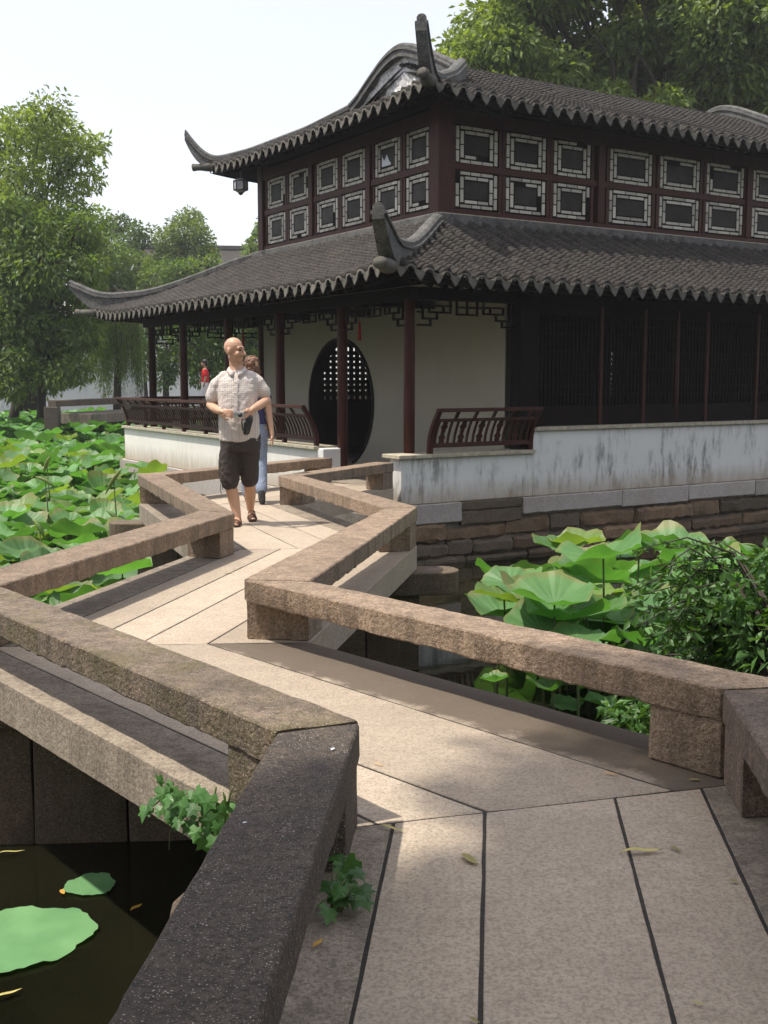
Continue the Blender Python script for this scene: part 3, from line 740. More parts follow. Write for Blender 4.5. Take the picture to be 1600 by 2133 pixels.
lowp = smooth_path(interp_path([(2.05,3.90,3.5,.10),(1.67,3.80,3.4,.10),(.95,3.46,3.1,.10),(.5,3.27,2.98,.10),(.2,3.19,2.9,.10),(-.3,3.14,2.8,.105),(-.52,3.18,2.76,.11),(-.67,3.265,2.88,.10),(-.78,3.33,3.02,.095),(-.87,3.385,3.14,.085),(-.94,3.42,3.23,.08)], 44))
upp = smooth_path(interp_path([(3.35,6.64,6.2,.10),(2.66,6.23,5.9,.10),(1.83,5.87,5.6,.10),(1.5,5.78,5.54,.10),(1.34,5.75,5.5,.105),(1.2,5.82,5.52,.10),(1.06,6.0,5.66,.09),(.97,6.15,5.84,.085),(.90,6.28,6.06,.08)], 44))
cor_l = [(lambda a,o,z: (a+o*r2, a-o*r2, z)), (lambda a,o,z: (a+o*r2, UY0+UY1-a+o*r2, z)), (lambda a,o,z: (UX0+UX1-a+o*r2, a+o*r2, z)), (lambda a,o,z: (UX0+UX1-a+o*r2, UY0+UY1-a-o*r2, z))]
for f in cor_l:
    sweep_ridge('hip_ridge', lowp, lower, f); sweep_ridge('hip_ridge', upp, upper, f)
# bulky stacked end tile under each near horn
for f, a0, z0, par in ((cor_l[0], -.66, 2.84, lower), (cor_l[1], -.66, 2.84, lower), (cor_l[0], 1.2, 5.64, upper), (cor_l[1], 1.2, 5.64, upper)):
    rings = []
    for t in range(7):
        a = a0+.16-.06*t; rr_ = .10+.02*math.sin(t)
        rings.append([f(a, rr_*math.cos(2*math.pi*k/12), z0-.09+rr_*.8*math.sin(2*math.pi*k/12)) for k in range(12)])
    MB().loft(rings).build('corner_tile', M['drip'], par, True)
gp = [(6.80,6.62),(6.48,6.73),(6.14,6.92),(5.64,7.17),(5.32,7.27),(5.03,7.29)]
gp = gp+[(4.7,7.20),(4.4,7.08),(3.92,6.86),(3.55,6.68),(3.26,6.52)]
for gx in (GX0, GX1):
    keys = [(y, z, z-.24, .10) for y, z in gp]
    sweep_ridge('verge_ridge', smooth_path(interp_path(keys, 40)), upper, (lambda a,o,z,gx=gx: (gx+o, a, z)))
# flashing ridge where the skirt roof meets the upper wall
for a, b in (((1.80,1.80,3.68),(UX1+.2,1.97,3.86)), ((1.80,1.972,3.68),(1.97,UY1+.2,3.86))):
    MB().box(a, b).build('wall_ridge', M['ridge'], lower, False, .02)
MB().box((1.77,1.77,3.62), (UX1+.23,1.94,3.678)).build('wall_ridge', M['ridge'], lower, False, .01)
MB().box((1.77,1.942,3.62), (1.94,UY1+.23,3.678)).build('wall_ridge', M['ridge'], lower, False, .01)

# ================================================================== upper storey
def lf(s, o, z): return (UX0-o, s, z)
def rf(s, o, z): return (s, UY0-o, z)
def obox(f, s0, s1, o0, o1, z0, z1, mb=None):
    mb = mb or MB(); a = f(s0,o0,z0); b = f(s1,o1,z1)
    return mb.box(tuple(min(p,q) for p,q in zip(a,b)), tuple(max(p,q) for p,q in zip(a,b)))
MB().box((UX0+.08,UY0+.08,3.7), (UX1-.08,UY1-.08,5.5)).build('upper_core', M['wood_dark'], pav)
for f, s0, s1 in ((lf, UY0-.06, UY1), (rf, UX0-.06, UX1)):
    d = 0 if f is lf else .002
    obox(f, s0+.13, s1, -.07, .045+d, 3.865, 3.965).build('sill_beam', M['wood'], pav, False, .006)
    obox(f, s0+.13, s1, -.07, .03, 4.545, 4.645).build('mid_beam', M['wood'], pav, False, .006)
    obox(f, s0+.13, s1, -.07, .045+d, 5.215, 5.42).build('top_beam', M['wood'], pav, False, .006)
    obox(f, s0-.02, s1, .02, .10+d, 3.862, 3.885).build('sill_strip', M['coping'], pav)
def upost(x, y, w): MB().box((x-w,y-w,3.86), (x+w,y+w,5.5)).build('upper_post', M['wood'], pav, False, .01)
upost(UX0+.03, UY0+.03, .13); upost(UX0+.03, UY1-.05, .10); upost(UX1, UY0+.03, .1)
winL = [(2.22,2.91),(3.10,3.83),(4.17,4.90),(5.08,5.81),(6.15,6.87),(7.06,7.78)]
winR = [(2.28,3.07),(3.25,4.04),(4.22,4.99),(5.44,6.40),(6.61,7.57),(7.77,8.73),(9.0,9.96),(10.15,11.1),(11.3,12.26)]
for s in (4.0, 5.98): obox(lf, s-.055, s+.055, -.06, .055, 3.966, 5.214).build('upper_post', M['wood'], pav, False, .008)
for s in (5.215, 8.865): obox(rf, s-.075, s+.075, -.06, .06, 3.966, 5.214).build('upper_post', M['wood'], pav, False, .008)
bxm = MB().box((-.5,-.5,-.5), (.5,.5,.5)).mesh('pane'); bxm.materials.append(M['mica'])
rest = MB(); indiv_n = 0
def window(f, s0, s1, z0, z1, indiv, broken=False):
    global indiv_n
    fr = MB(); w, h = s1-s0, z1-z0
    obox(f, s0-.02, s1+.02, -.07, -.004, z0-.02, z1+.02, fr)
    win = fr.build('window', M['wood_dark'], pav)
    for a, b in ((s0-.085, s0-.021), (s1+.021, s1+.085)): obox(f, a, b, -.07, .018, z0-.03, z1+.03).build('stile', M['wood'], win)
    t = .068; u_ = .049; g = .019
    panes = []
    def split(a, b, n, jit=.12):
        c = [a+(b-a)*i/n+(0 if i in (0,n) else rng.uniform(-jit,jit)*(b-a)/n) for i in range(n+1)]; return list(zip(c[:-1], c[1:]))
    for ring in range(2):
        x0, x1, y0, y1 = s0+ring*(t+g), s1-ring*(t+g), z0+ring*(u_+g), z1-ring*(u_+g)
        nv = 3 if ring == 0 else 2; nh = 3 if ring == 0 else 2
        for a, b in split(y0, y1, nv): panes.append((x0, x0+t-g*.5, a+g/2, b-g/2)); 
        for a, b in split(y0, y1, nv): panes.append((x1-t+g*.5, x1, a+g/2, b-g/2))
        for a, b in split(x0+t+g*.5, x1-t-g*.5, nh): panes.append((a+g/2, b-g/2, y0, y0+u_-g*.3))
        for a, b in split(x0+t+g*.5, x1-t-g*.5, nh): panes.append((a+g/2, b-g/2, y1-u_+g*.3, y1))
    for (a, b, c, d) in panes:
        if rng.random() < .03: continue
        ctr = f((a+b)/2, .003+rng.uniform(-.002,.002), (c+d)/2); dim = (b-a, d-c)
        if indiv:
            o = bpy.data.objects.new('pane', bxm); COL.objects.link(o); o.parent = win; o.location = ctr
            o.scale = (.012, dim[0], dim[1]) if f is lf else (dim[0], .012, dim[1]); indiv_n += 1
        else: obox(f, a, b, -.003, .009, c, d, rest)
    k = 2*(t+g); kz = 2*(u_+g)
    obox(f, s0+k, s1-k, -.02, .0, z0+kz, z1-kz).build('pane', M['glass_old'], win)
    if broken:  # torn paper pane showing pale daylight coloured sheet
        a, b, c, d = s0+k+.1, s1-k-.02, z0+kz+.012, z1-kz-.06
        pts = [(a,c),(b,c),(b,d),(b-.06*(b-a),d-.05),(a+.7*(b-a),d-.11),(a+.45*(b-a),d-.02),(a+.15*(b-a),d-.14),(a,d-.16)]
        V = [f(x,.002,z) for x,z in pts]+[f(x,.007,z) for x,z in pts]; n = len(pts)
        MB().add(V, [tuple(range(n)), tuple(range(2*n-1,n-1,-1))]+[(i,n+i,n+(i+1)%n,(i+1)%n) for i in range(n)]).build('torn_paper', M['paper'], win)
M['paper'] = simple('paper', (.72, .74, .80), .8, nscale=5, ncon=.05)
for i, (a, b) in enumerate(winL):
    window(lf, a, b, 4.0, 4.53, True); window(lf, a, b, 4.66, 5.20, i < 2, broken=(i == 1))
for i, (a, b) in enumerate(winR):
    window(rf, a, b, 4.0, 4.53, i < 6); window(rf, a, b, 4.66, 5.20, i < 0)
kind(rest.build('pane', M['mica'], pav), 'stuff')

# ================================================================== railings (leaning bench backs)
def oz(z): return float(np.interp(z, [.42,.55,.66,.78,.90,1.0], [0,.0,.025,.075,.15,.23]))
def railing(f, s0, s1, sp, name, vase):
    mb = MB()
    def bar(z, t, dpt):
        o = oz(z); a = f(s0, o-dpt/2, z-t/2); b = f(s1, o+dpt/2, z+t/2)
        mb.box(tuple(min(p,q) for p,q in zip(a,b)), tuple(max(p,q) for p,q in zip(a,b)))
    bar(.53,.06,.05); bar(.865,.042,.045); bar(1.0,.05,.06)
    r_ = mb.build('railing', M['wood_rail'], pav, False, .006)
    n = int((s1-s0)/sp); zz = np.linspace(.55, .855, 7)
    def strip(wf, thick=.018):
        q = MB(); rings = []
        for z in zz:
            w = wf(z)/2; rings.append([f(-w,oz(z)-thick/2,z), f(w,oz(z)-thick/2,z), f(w,oz(z)+thick/2,z), f(-w,oz(z)+thick/2,z)])
        q.loft(rings); me = q.mesh('slat'); me.materials.append(M['wood_rail']); return me
    base = Vector(f(0,0,0))
    plain = strip(lambda z: .034)
    zz = np.linspace(.55, .855, 15)
    fancy = strip(lambda z: .04+.05*abs(math.sin((z-.55)/.305*math.pi*2))+.02*math.sin((z-.55)*90)) if vase else plain
    for i in range(1, n):
        s = s0+(s1-s0)*i/n; o = bpy.data.objects.new('slat', fancy if (vase and i % 3 == 2) else plain); COL.objects.link(o); o.parent = r_
        d = Vector(f(s,0,0))-base; o.location = d
    # short uprights between the two top rails, feet below, curved end posts
    k = 0
    for i in range(0, n+1, 3 if vase else 4):
        s = min(s0+(s1-s0)*(i+.3)/n, s1-.03); q = MB(); rings = []
        for z in (.88,.94,.985): rings.append([f(s-.022,oz(z)-.015,z), f(s+.022,oz(z)-.015,z), f(s+.022,oz(z)+.015,z), f(s-.022,oz(z)+.015,z)])
        q.loft(rings).build('upright', M['wood_rail'], r_)
    ns = max(2, int((s1-s0)/1.0)+1)
    for i in range(ns):
        s = s0+.03+(s1-s0-.06)*i/(ns-1); q = MB(); rings = []
        top = 1.02 if i in (0, ns-1) else .5
        for z in np.linspace(.424, top, 9 if top > .6 else 2): rings.append([f(s-.032,oz(z)-.03,z), f(s+.032,oz(z)-.03,z), f(s+.032,oz(z)+.03,z), f(s-.032,oz(z)+.03,z)])
        q.loft(rings).build('rail_post', M['wood'], r_, False)
railing(lambda s,o,z: (s, .03-o, z), .44, 2.20, .1, 'railing', True)
railing(lambda s,o,z: (.03-o, s, z), 2.30, 10.55, .105, 'railing', False)
railing(lambda s,o,z: (s, 10.5+o, z), .4, 9.0, .16, 'railing', False)
# ================================================================== hanging fretwork between columns
FL = [(110,190,150,190),(150,112,150,235),(150,235,270,235),(270,235,270,190),(205,190,385,190),(205,145,205,190),(110,280,215,280),(215,280,215,235),(325,145,325,190),(385,112,385,190),(205,145,390,145)]
FC = [(440,112,440,200),(440,200,620,200),(620,200,620,112),(440,150,690,150),(530,112,530,200)]
def fret(f, s0, s1, ztop):
    mb = MB(); sc = (s1-s0)/840.0; t = .013
    segs = list(FL)+[(1060-a,b,1060-c,d) for a,b,c,d in FL]+FC
    for a, b, c, d in segs:
        xa, xb = sorted((s0+(a-110)*sc, s0+(c-110)*sc)); za, zb = sorted((ztop-(b-112)*.0019, ztop-(d-112)*.0019))
        p = f(xa-t, -.014, za-t); q = f(xb+t, .014, zb+t)
        mb.box(tuple(min(i,j) for i,j in zip(p,q)), tuple(max(i,j) for i,j in zip(p,q)))
    mb.build('fretwork', M['wood_dark'], pav)
fret(lambda s,o,z: (s, .22+o, z), .40, 2.0, 2.43)
for a, b in zip(GY[:-1], GY[1:]): fret(lambda s,o,z: (.32+o, s, z), a+.08, b-.08, 2.43)
fret(lambda s,o,z: (s, LY1-.3+o, z), .4, 3.3, 2.43); fret(lambda s,o,z: (s, LY1-.3+o, z), 3.5, 6.4, 2.43)
column(.32, LY1-.28, .42, 2.56)

# ================================================================== lanterns
M['lantern'] = simple('lantern_frame', (.05, .035, .03), .6, nscale=9)
M['lantern_pane'] = simple('lantern_pane', (.30, .30, .31), .5, nscale=9)
M['red'] = simple('red_tassel', (.45, .012, .012), .7, nscale=30)
def lantern(pos, r, h, top, label, tassel=None, pane='lantern_pane'):
    t = tag(empty('hanging_lantern', pos), label, 'lantern')
    MB().tube([(0,0,h),(0,0,top)], .012, 6).build('cord', M['lantern'], t)
    rings = [[(rr_*math.cos(math.pi/3*k), rr_*math.sin(math.pi/3*k), z) for k in range(6)] for z, rr_ in ((0,r*.55),(.03,r*.8),(h*.2,r),(h*.8,r),(h*.92,r*.75),(h,r*.3))]
    MB().loft(rings).build('lantern_body', M[pane], t)
    fr = MB()
    for k in range(6):
        a = math.pi/3*k; fr.tube([(r*1.03*math.cos(a), r*1.03*math.sin(a), h*.15), (r*1.03*math.cos(a), r*1.03*math.sin(a), h*.85)], .012, 5)
    for z in (h*.18, h*.82):
        for k in range(6):
            a, b = math.pi/3*k, math.pi/3*(k+1); fr.tube([(r*1.03*math.cos(a), r*1.03*math.sin(a), z), (r*1.03*math.cos(b), r*1.03*math.sin(b), z)], .013, 5)
    fr.build('lantern_frame', M['lantern'], t)
    if tassel:
        rg = [[(rr_*math.cos(2*math.pi*k/8), rr_*math.sin(2*math.pi*k/8), z) for k in range(8)] for z, rr_ in ((-.01,.008),(-.06,.010),(-.08,.022),(-.12,.02),(-tassel,.028))]
        MB().loft(rg).build('tassel', M['red'], t)
    else:
        rg = [[(rr_*math.cos(2*math.pi*k/8), rr_*math.sin(2*math.pi*k/8), z) for k in range(8)] for z, rr_ in ((.0,.05),(-.03,.045),(-.05,.015))]
        MB().loft(rg).build('finial', M['lantern'], t)
lantern(W3(1.42,7.78,4.93), .13, .26, .58, 'small dark six-sided lantern hanging under the far upswept corner of the upper eave')
lantern(W3(1.15,2.95,2.34), .17, .22, .3, 'dark lantern with red tassel hanging before the round gate', .34, 'lantern')
lantern(W3(1.15,7.2,2.34), .17, .22, .3, 'dark lantern with red tassel deep in the gallery behind the walking man', .34, 'lantern')
# ================================================================== foliage helpers
def leaf_quads(P, N, length, width, rs, up=None, fold=.25, droop=0.0):
    """P (n,3) leaf bases, N (n,3) leaf pointing directions. Returns V,F (two triangles as one folded quad pair)"""
    n = len(P); N = N/np.maximum(np.linalg.norm(N, axis=1, keepdims=True), 1e-6)
    r = rs.normal(size=(n,3)); S = np.cross(N, r); S /= np.maximum(np.linalg.norm(S, axis=1, keepdims=True), 1e-6)
    U = np.cross(S, N); l = length*rs.uniform(.65,1.25,(n,1)); w = width*rs.uniform(.7,1.2,(n,1))
    tip = P+N*l; tip[:,2] -= droop*l[:,0]
    m1 = P+N*l*.45+S*w*.5+U*w*fold; m2 = P+N*l*.45-S*w*.5+U*w*fold
    V = np.stack([P, m1, tip, m2], 1).reshape(-1,3); i = np.arange(n)*4
    F = np.concatenate([np.stack([i,i+1,i+2],1), np.stack([i,i+2,i+3],1)])
    return V, F
def clump_leaves(clumps, n_per, leaf, width, rs, shell=.55, droop=.25, flat=1.0):
    Ps, Ns = [], []
    for c, r in clumps:
        k = max(8, int(2.2*n_per*(r**2))); d = rs.normal(size=(k,3)); d /= np.linalg.norm(d, axis=1, keepdims=True)
        rad = r*(shell+(1-shell)*rs.random((k,1))**.6)*(.8+.35*rs.random((k,1)))
        p = d*rad; p[:,2] *= flat
        # sub-lumps make an uneven outline
        for _ in range(4):
            q = rs.normal(size=3); q /= np.linalg.norm(q); a = p@q; p += np.clip(a-.35*r,0,None)[:,None]*q*rs.uniform(-.2,.55)
        Ps.append(p+np.array(c)); nn = d*.8+rs.normal(size=(k,3))*.75; nn[:,2] -= droop; Ns.append(nn)
    return leaf_quads(np.concatenate(Ps), np.concatenate(Ns), leaf, width, rs, droop=.1)
def tree(name, label, base, height, clumps, mat, trunk_r, lean=(0,0), n_per=420, leaf=.16, width=.07, seed=1, group=None, shell=.5, droop=.25, flat=.8, fork=.45, cat='tree'):
    rs = np.random.default_rng(seed); rg = random.Random(seed)
    t = tag(empty(name, base), label, cat, group); mb = MB(); B = Vector((0,0,-.3))
    top = Vector((lean[0], lean[1], height*fork)); pts = [B]
    for i in range(1, 6): f = i/5; pts.append(B.lerp(top, f)+Vector((rg.gauss(0,.05),rg.gauss(0,.05),0))*height*.06*f)
    mb.tube(pts, [trunk_r*(1.35 if i == 0 else 1-.09*i) for i in range(6)], 9)
    for ci, (c, r) in enumerate(clumps):
        if ci % 2 and len(clumps) > 20: continue
        c = Vector(c)-Vector(base); s = pts[3].lerp(pts[5], rg.random()); k = 5; pp = []
        for i in range(k+1):
            f = i/k; p = s.lerp(c, f); p.z += math.sin(f*math.pi)*.12*(c-s).length*(1 if c.z > s.z else .3); p += Vector((rg.gauss(0,1),rg.gauss(0,1),rg.gauss(0,1)))*.04*(c-s).length*math.sin(f*math.pi); pp.append(p)
        r0 = trunk_r*.3; mb.tube(pp, [max(.012, r0*(1-.85*i/k)) for i in range(k+1)], 6)
        for _ in range(3):
            d = Vector((rg.gauss(0,1),rg.gauss(0,1),rg.gauss(0,.7))).normalized()*r*.8
            mb.tube([pp[-2], pp[-1].lerp(c+d, .5)+Vector((0,0,.05)), c+d], [.03*trunk_r/.2, .02*trunk_r/.2, .008], 5)
    mb.build('trunk', M['bark'], t, True)
    V, F = clump_leaves([((Vector(c)-Vector(base))[:], r) for c, r in clumps], n_per, leaf, width, rs, shell, droop, flat)
    link('crown', np_mesh('crown', V, F), M[mat], t)
    return t
def PX(x, y, Y):
    """world point seen at photo pixel (x, y) at depth Y"""
    p = math.atan((1066.5-787)/FPX); dx = (x-800)/FPX; dy = (1066.5-y)/FPX
    f = Vector((dx, math.cos(p)+dy*math.sin(p), -math.sin(p)+dy*math.cos(p))); return Vector((0,0,1.42))+f*(Y/f.y)
def cl(lst, Y, jitter=1.0, seed=0, k=1):
    """clumps from (x,y,r_px) outline circles at depth Y, scattered in depth"""
    rg = random.Random(seed); out = []
    for x, y, r in lst:
        for i in range(k):
            yy = Y+rg.uniform(-jitter, jitter); out.append((PX(x+rg.uniform(-.3,.3)*r*(k > 1), y+rg.uniform(-.3,.3)*r*(k > 1), yy)[:], r*Y/FPX))
    return out
belt()
# --- left shore tree (tall, airy)
c1 = cl([(90,235,42),(40,265,45),(140,270,45),(75,300,50),(165,320,42),(120,345,48),(20,340,50),(60,380,48),(185,370,30),(140,400,36),(170,440,22),(-30,300,60),(-40,400,60),(10,420,45),(195,300,26),(100,420,34)], 35, 1.6, 1, 2)
tree('camphor_tree', 'tall airy tree with pale green crown rising over the pond at far left', PX(14,872,33)[:2]+(-.15,) if False else (PX(14,872,35).x, 35.3, -.15), 9.5, c1, 'tree_b', .16, (.9,0), 270, .22, .08, 3, 'trees on the left shore', .35)
# --- darker broad tree below it
c2 = cl([(60,480,60),(120,470,50),(20,520,60),(100,560,70),(160,540,45),(40,610,70),(130,630,60),(175,610,40),(-30,560,70),(-30,660,70),(60,690,60),(150,690,50),(100,740,50),(20,740,45),(190,560,30),(165,480,35),(150,770,40),(110,790,36),(30,800,34),(-20,760,50),(60,560,60),(190,640,34),(185,700,34),(0,470,50),(200,500,26),(40,440,40),(100,470,40),(60,520,50)], 33, 1.3, 2, 2)
tree('broadleaf_tree', 'dense dark green tree with low hanging branches under the tall left tree', (PX(84,870,33.5).x, 33.5, -.15), 7.5, c2, 'tree_a', .15, (.2,0), 520, .2, .08, 5, 'trees on the left shore', .35, droop=.7)
# --- willow strands beside the far wall
def willow(label, x0, x1, y0, y1, Y, seed, n=90):
    rs = np.random.default_rng(seed); b = PX((x0+x1)/2, 860, Y); b.z = -.2
    t = tag(empty('willow_tree', b), label, 'tree', 'trees on the left shore'); mb = MB(); Ps = []; Ns = []
    crown = PX((x0+x1)/2-20, y0-20, Y)-b
    mb.tube([(0,0,-.2), crown*.5+Vector((.2,0,0)), crown], [.16,.11,.05], 8)
    for i in range(n):
        s = PX(rs.uniform(x0,x1), y0+rs.uniform(-30,40), Y+rs.uniform(-1.2,1.2))-b; L = rs.uniform(.5,1)*(PX(0,y0,Y).z-PX(0,y1,Y).z)
        e = s+Vector((rs.normal()*.15, rs.normal()*.15, -L)); 
        if i % 3 == 0: mb.tube([crown, crown.lerp(s,.6)+Vector((0,0,.3)), s, s.lerp(e,.6), e], [.03,.02,.012,.008,.004], 4)
        k = int(L*55)
        f = rs.random((k,1))
        Ps.append(np.array(s)+(np.array(e)-np.array(s))*f+rs.normal(size=(k,3))*.06); q = rs.normal(size=(k,3))*.5; q[:,2] -= .9; Ns.append(q)
    mb.build('trunk', M['bark'], t, True); V, F = leaf_quads(np.concatenate(Ps), np.concatenate(Ns), .15, .03, rs, droop=.2)
    link('crown', np_mesh('crown', V, F), M['willow'], t)
willow('drooping willow with hanging strands in front of the white garden wall', 195, 290, 640, 800, 38, 4, 130)
# --- background trees over the gallery roof
bt = [('background_tree', 'round pale willow-like tree in the haze above the gallery roof', 385, 62, [(385,475,34),(350,500,30),(420,500,28),(400,455,24),(365,530,36),(415,540,34),(390,570,36),(335,540,24),(430,520,18)], 'willow', 21),
      ('background_tree', 'flat-topped pine-like tree in the haze between the left trees and the round tree', 265, 60, [(255,470,22),(285,478,18),(230,480,18),(265,500,22),(240,520,24),(295,500,14),(215,510,20),(270,530,20)], 'tree_c', 22),
      ('background_tree', 'low bushy green tree just above the far upturned gallery eave', 300, 52, [(250,585,30),(290,560,36),(330,575,36),(230,610,26),(360,560,30),(400,560,26),(270,600,24),(215,560,30),(440,545,16)], 'tree_a', 23),
      ('background_tree', 'olive green tree standing behind the broad dark left tree', 190, 50, [(190,470,40),(215,530,36),(180,560,40),(215,600,34),(160,500,36),(205,640,30)], 'tree_a', 24),
      ('background_tree', 'slim tree crown showing between the upper eave and the gallery roof', 535, 60, [(535,500,26),(550,470,20),(520,520,18),(560,510,26)], 'tree_a', 25)]
for name, label, x, Y, cls, mt, sd in bt:
    c = cl(cls, Y, 1.5, sd, 2); tree(name, label, (PX(x,800,Y).x, Y, -.3), max(q[0][2] for q in c)+.6, c, mt, .2, (0,0), 260, .24, .11, sd, 'trees behind the gallery')
# trees seen through the gallery
for i, (x, Y, sd, lb) in enumerate(((345,44,31,'shaded garden tree seen between the two far gallery columns'),(430,40,32,'shaded garden tree behind the woman in red'),(520,42,33,'shaded garden tree seen past the end of the gallery wall'),(470,50,34,'shaded garden tree deep behind the bald man'))):
    cls = [(x-40,690,40),(x,670,44),(x+40,700,40),(x-25,740,34),(x+25,745,34),(x,780,30),(x-50,640,40),(x+45,640,40)]
    tree('garden_tree', lb, (PX(x,800,Y).x, Y, -.3), 4.2, cl(cls, Y, 1.6, sd, 2), 'tree_c', .18, (0,0), 300, .2, .09, sd, 'trees behind the gallery')
# --- the big tree behind the hall
cb = []
rg = random.Random(9)
for i in range(120):
    x = rg.uniform(960, 1750); ymin = 95-(x-960)*.9 if x < 1060 else -150
    y = rg.uniform(max(ymin,-160), 250); cb.append((x, y, rg.uniform(45,85)))
cb += [(985,120,28),(1010,95,34),(955,128,16),(1050,45,40),(1045,100,45),(1080,20,45)]
tree('large_shade_tree', 'huge leafy green tree towering behind the right end of the roofs', (7.5, 34.5, -.3), 11, cl(cb, 34, 2.6, 10, 1), 'tree_b', .4, (0,0), 420, .25, .11, 41, None, .45, .5, .62)
c = cl([(x, y, r) for x, y, r in [(1120,190,60),(1250,220,70),(1400,240,70),(1550,260,70),(1650,200,80),(1180,120,60),(1330,150,70),(1480,160,70)]], 38, 2, 12, 2)
tree('garden_tree', 'dark tree filling the gap low behind the big tree and the upper roof', (10, 38.5, -.3), 8, c, 'tree_c', .3, (0,0), 330, .22, .1, 42, None)
# --- the tree the photographer stands under: only its shade falls into the picture
rg = random.Random(3); ct = []
for i in range(74):
    a = rg.uniform(0, 2*math.pi); r = 3.2*math.sqrt(rg.random())
    ct.append(((-1.9+r*math.cos(a)*1.05, .45+r*math.sin(a)*.86, 6.6+rg.uniform(-.9,1.4)), rg.uniform(.45,.75)))
tree('overhanging_tree', 'tree standing behind the viewpoint that shades the near end of the bridge', (-3.2,-4.6,-.3), 7.5, ct, 'tree_a', .22, (.9,1.6), 950, .16, .075, 51, None, .45)
# ================================================================== far garden wall, hall and footbridge
gw = tag(empty('garden_wall', (-14.5,46.5,0), R(4)), 'weathered white garden wall with a dark doorway behind the left trees', 'wall')
MB().box((-14,0,-.5), (-.95,.4,3.7)).build('wall_panel', M['plaster_far'], gw); MB().box((.25,0,-.5), (4.3,.4,3.7)).build('wall_panel', M['plaster_far'], gw)
MB().box((-.95,.002,2.1), (.25,.398,3.7)).build('lintel', M['plaster_far'], gw); MB().box((-.95,.25,-.5), (.25,.3,2.1)).build('door', M['wood_dark'], gw)
cp = MB()
for s in (-1, 1): cp.add([(-14.1,.2,4.0),(4.4,.2,4.0),(4.4,.2+.5*s,3.70),(-14.1,.2+.5*s,3.70),(-14.1,.2,3.9),(4.4,.2,3.9),(4.4,.2+.5*s,3.62),(-14.1,.2+.5*s,3.62)], [(0,1,2,3),(7,6,5,4),(3,2,6,7),(0,3,7,4),(1,5,6,2)])
cp.build('wall_cap', M['tile'], gw)
fh = tag(empty('distant_hall', (-10.2,72,-.3), R(8)), 'distant grey-roofed hall just visible above the gallery ridge', 'building')
MB().box((-5,-3,0), (5,3,7.4)).build('wall', M['plaster_far'], fh)
m = MB()
for s in (-1,1): m.add([(-5.6,0,9.9),(5.6,0,9.9),(5.6,3.9*s,7.3),(-5.6,3.9*s,7.3),(-5.6,0,9.7),(5.6,0,9.7),(5.6,3.9*s,7.1),(-5.6,3.9*s,7.1)], [(0,1,2,3),(7,6,5,4),(3,2,6,7),(0,3,7,4),(1,5,6,2)])
rf_ = m.build('roof', M['tile'], fh); MB().box((-5.6,-.16,9.88), (5.6,.16,10.12)).build('ridge', M['ridge'], rf_)
fb = tag(empty('far_footbridge', (0,0,0)), 'low stone footbridge with a plain rail beyond the sunlit end of the gallery', 'bridge')
def flat_beam(a, b, w, z0, z1, name, m): 
    a, b = Vector(a), Vector(b); d = (b-a).normalized(); n = Vector((-d.y,d.x))*w/2
    hewn(a-n, a+n, b-n, b+n, z0, z1, .4, .006, .01, 3).build(name, M[m], fb, True)
fp = [(-9.2,30.6), (-7.9,35.4), (-3.0,36.6), (1.5,37.2)]
for i in range(3):
    flat_beam(fp[i], fp[i+1], .25, .62, .80, 'rail', 'rail_mid'); flat_beam((fp[i][0]+.35,fp[i][1]+1.7), (fp[i+1][0]+.35,fp[i+1][1]+1.6), .25, .62, .80, 'rail', 'rail_mid')
    flat_beam((fp[i][0]+.17,fp[i][1]+.85), (fp[i+1][0]+.17,fp[i+1][1]+.8), 2.0 if i else 1.5, .12, .40, 'slab', 'edge')
for p in fp[:3]:
    MB().box((p[0]-.2,p[1]-.14,-1.6), (p[0]+.2,p[1]+.14,.62)).build('post', M['rail_dark'], fb, False, .02)

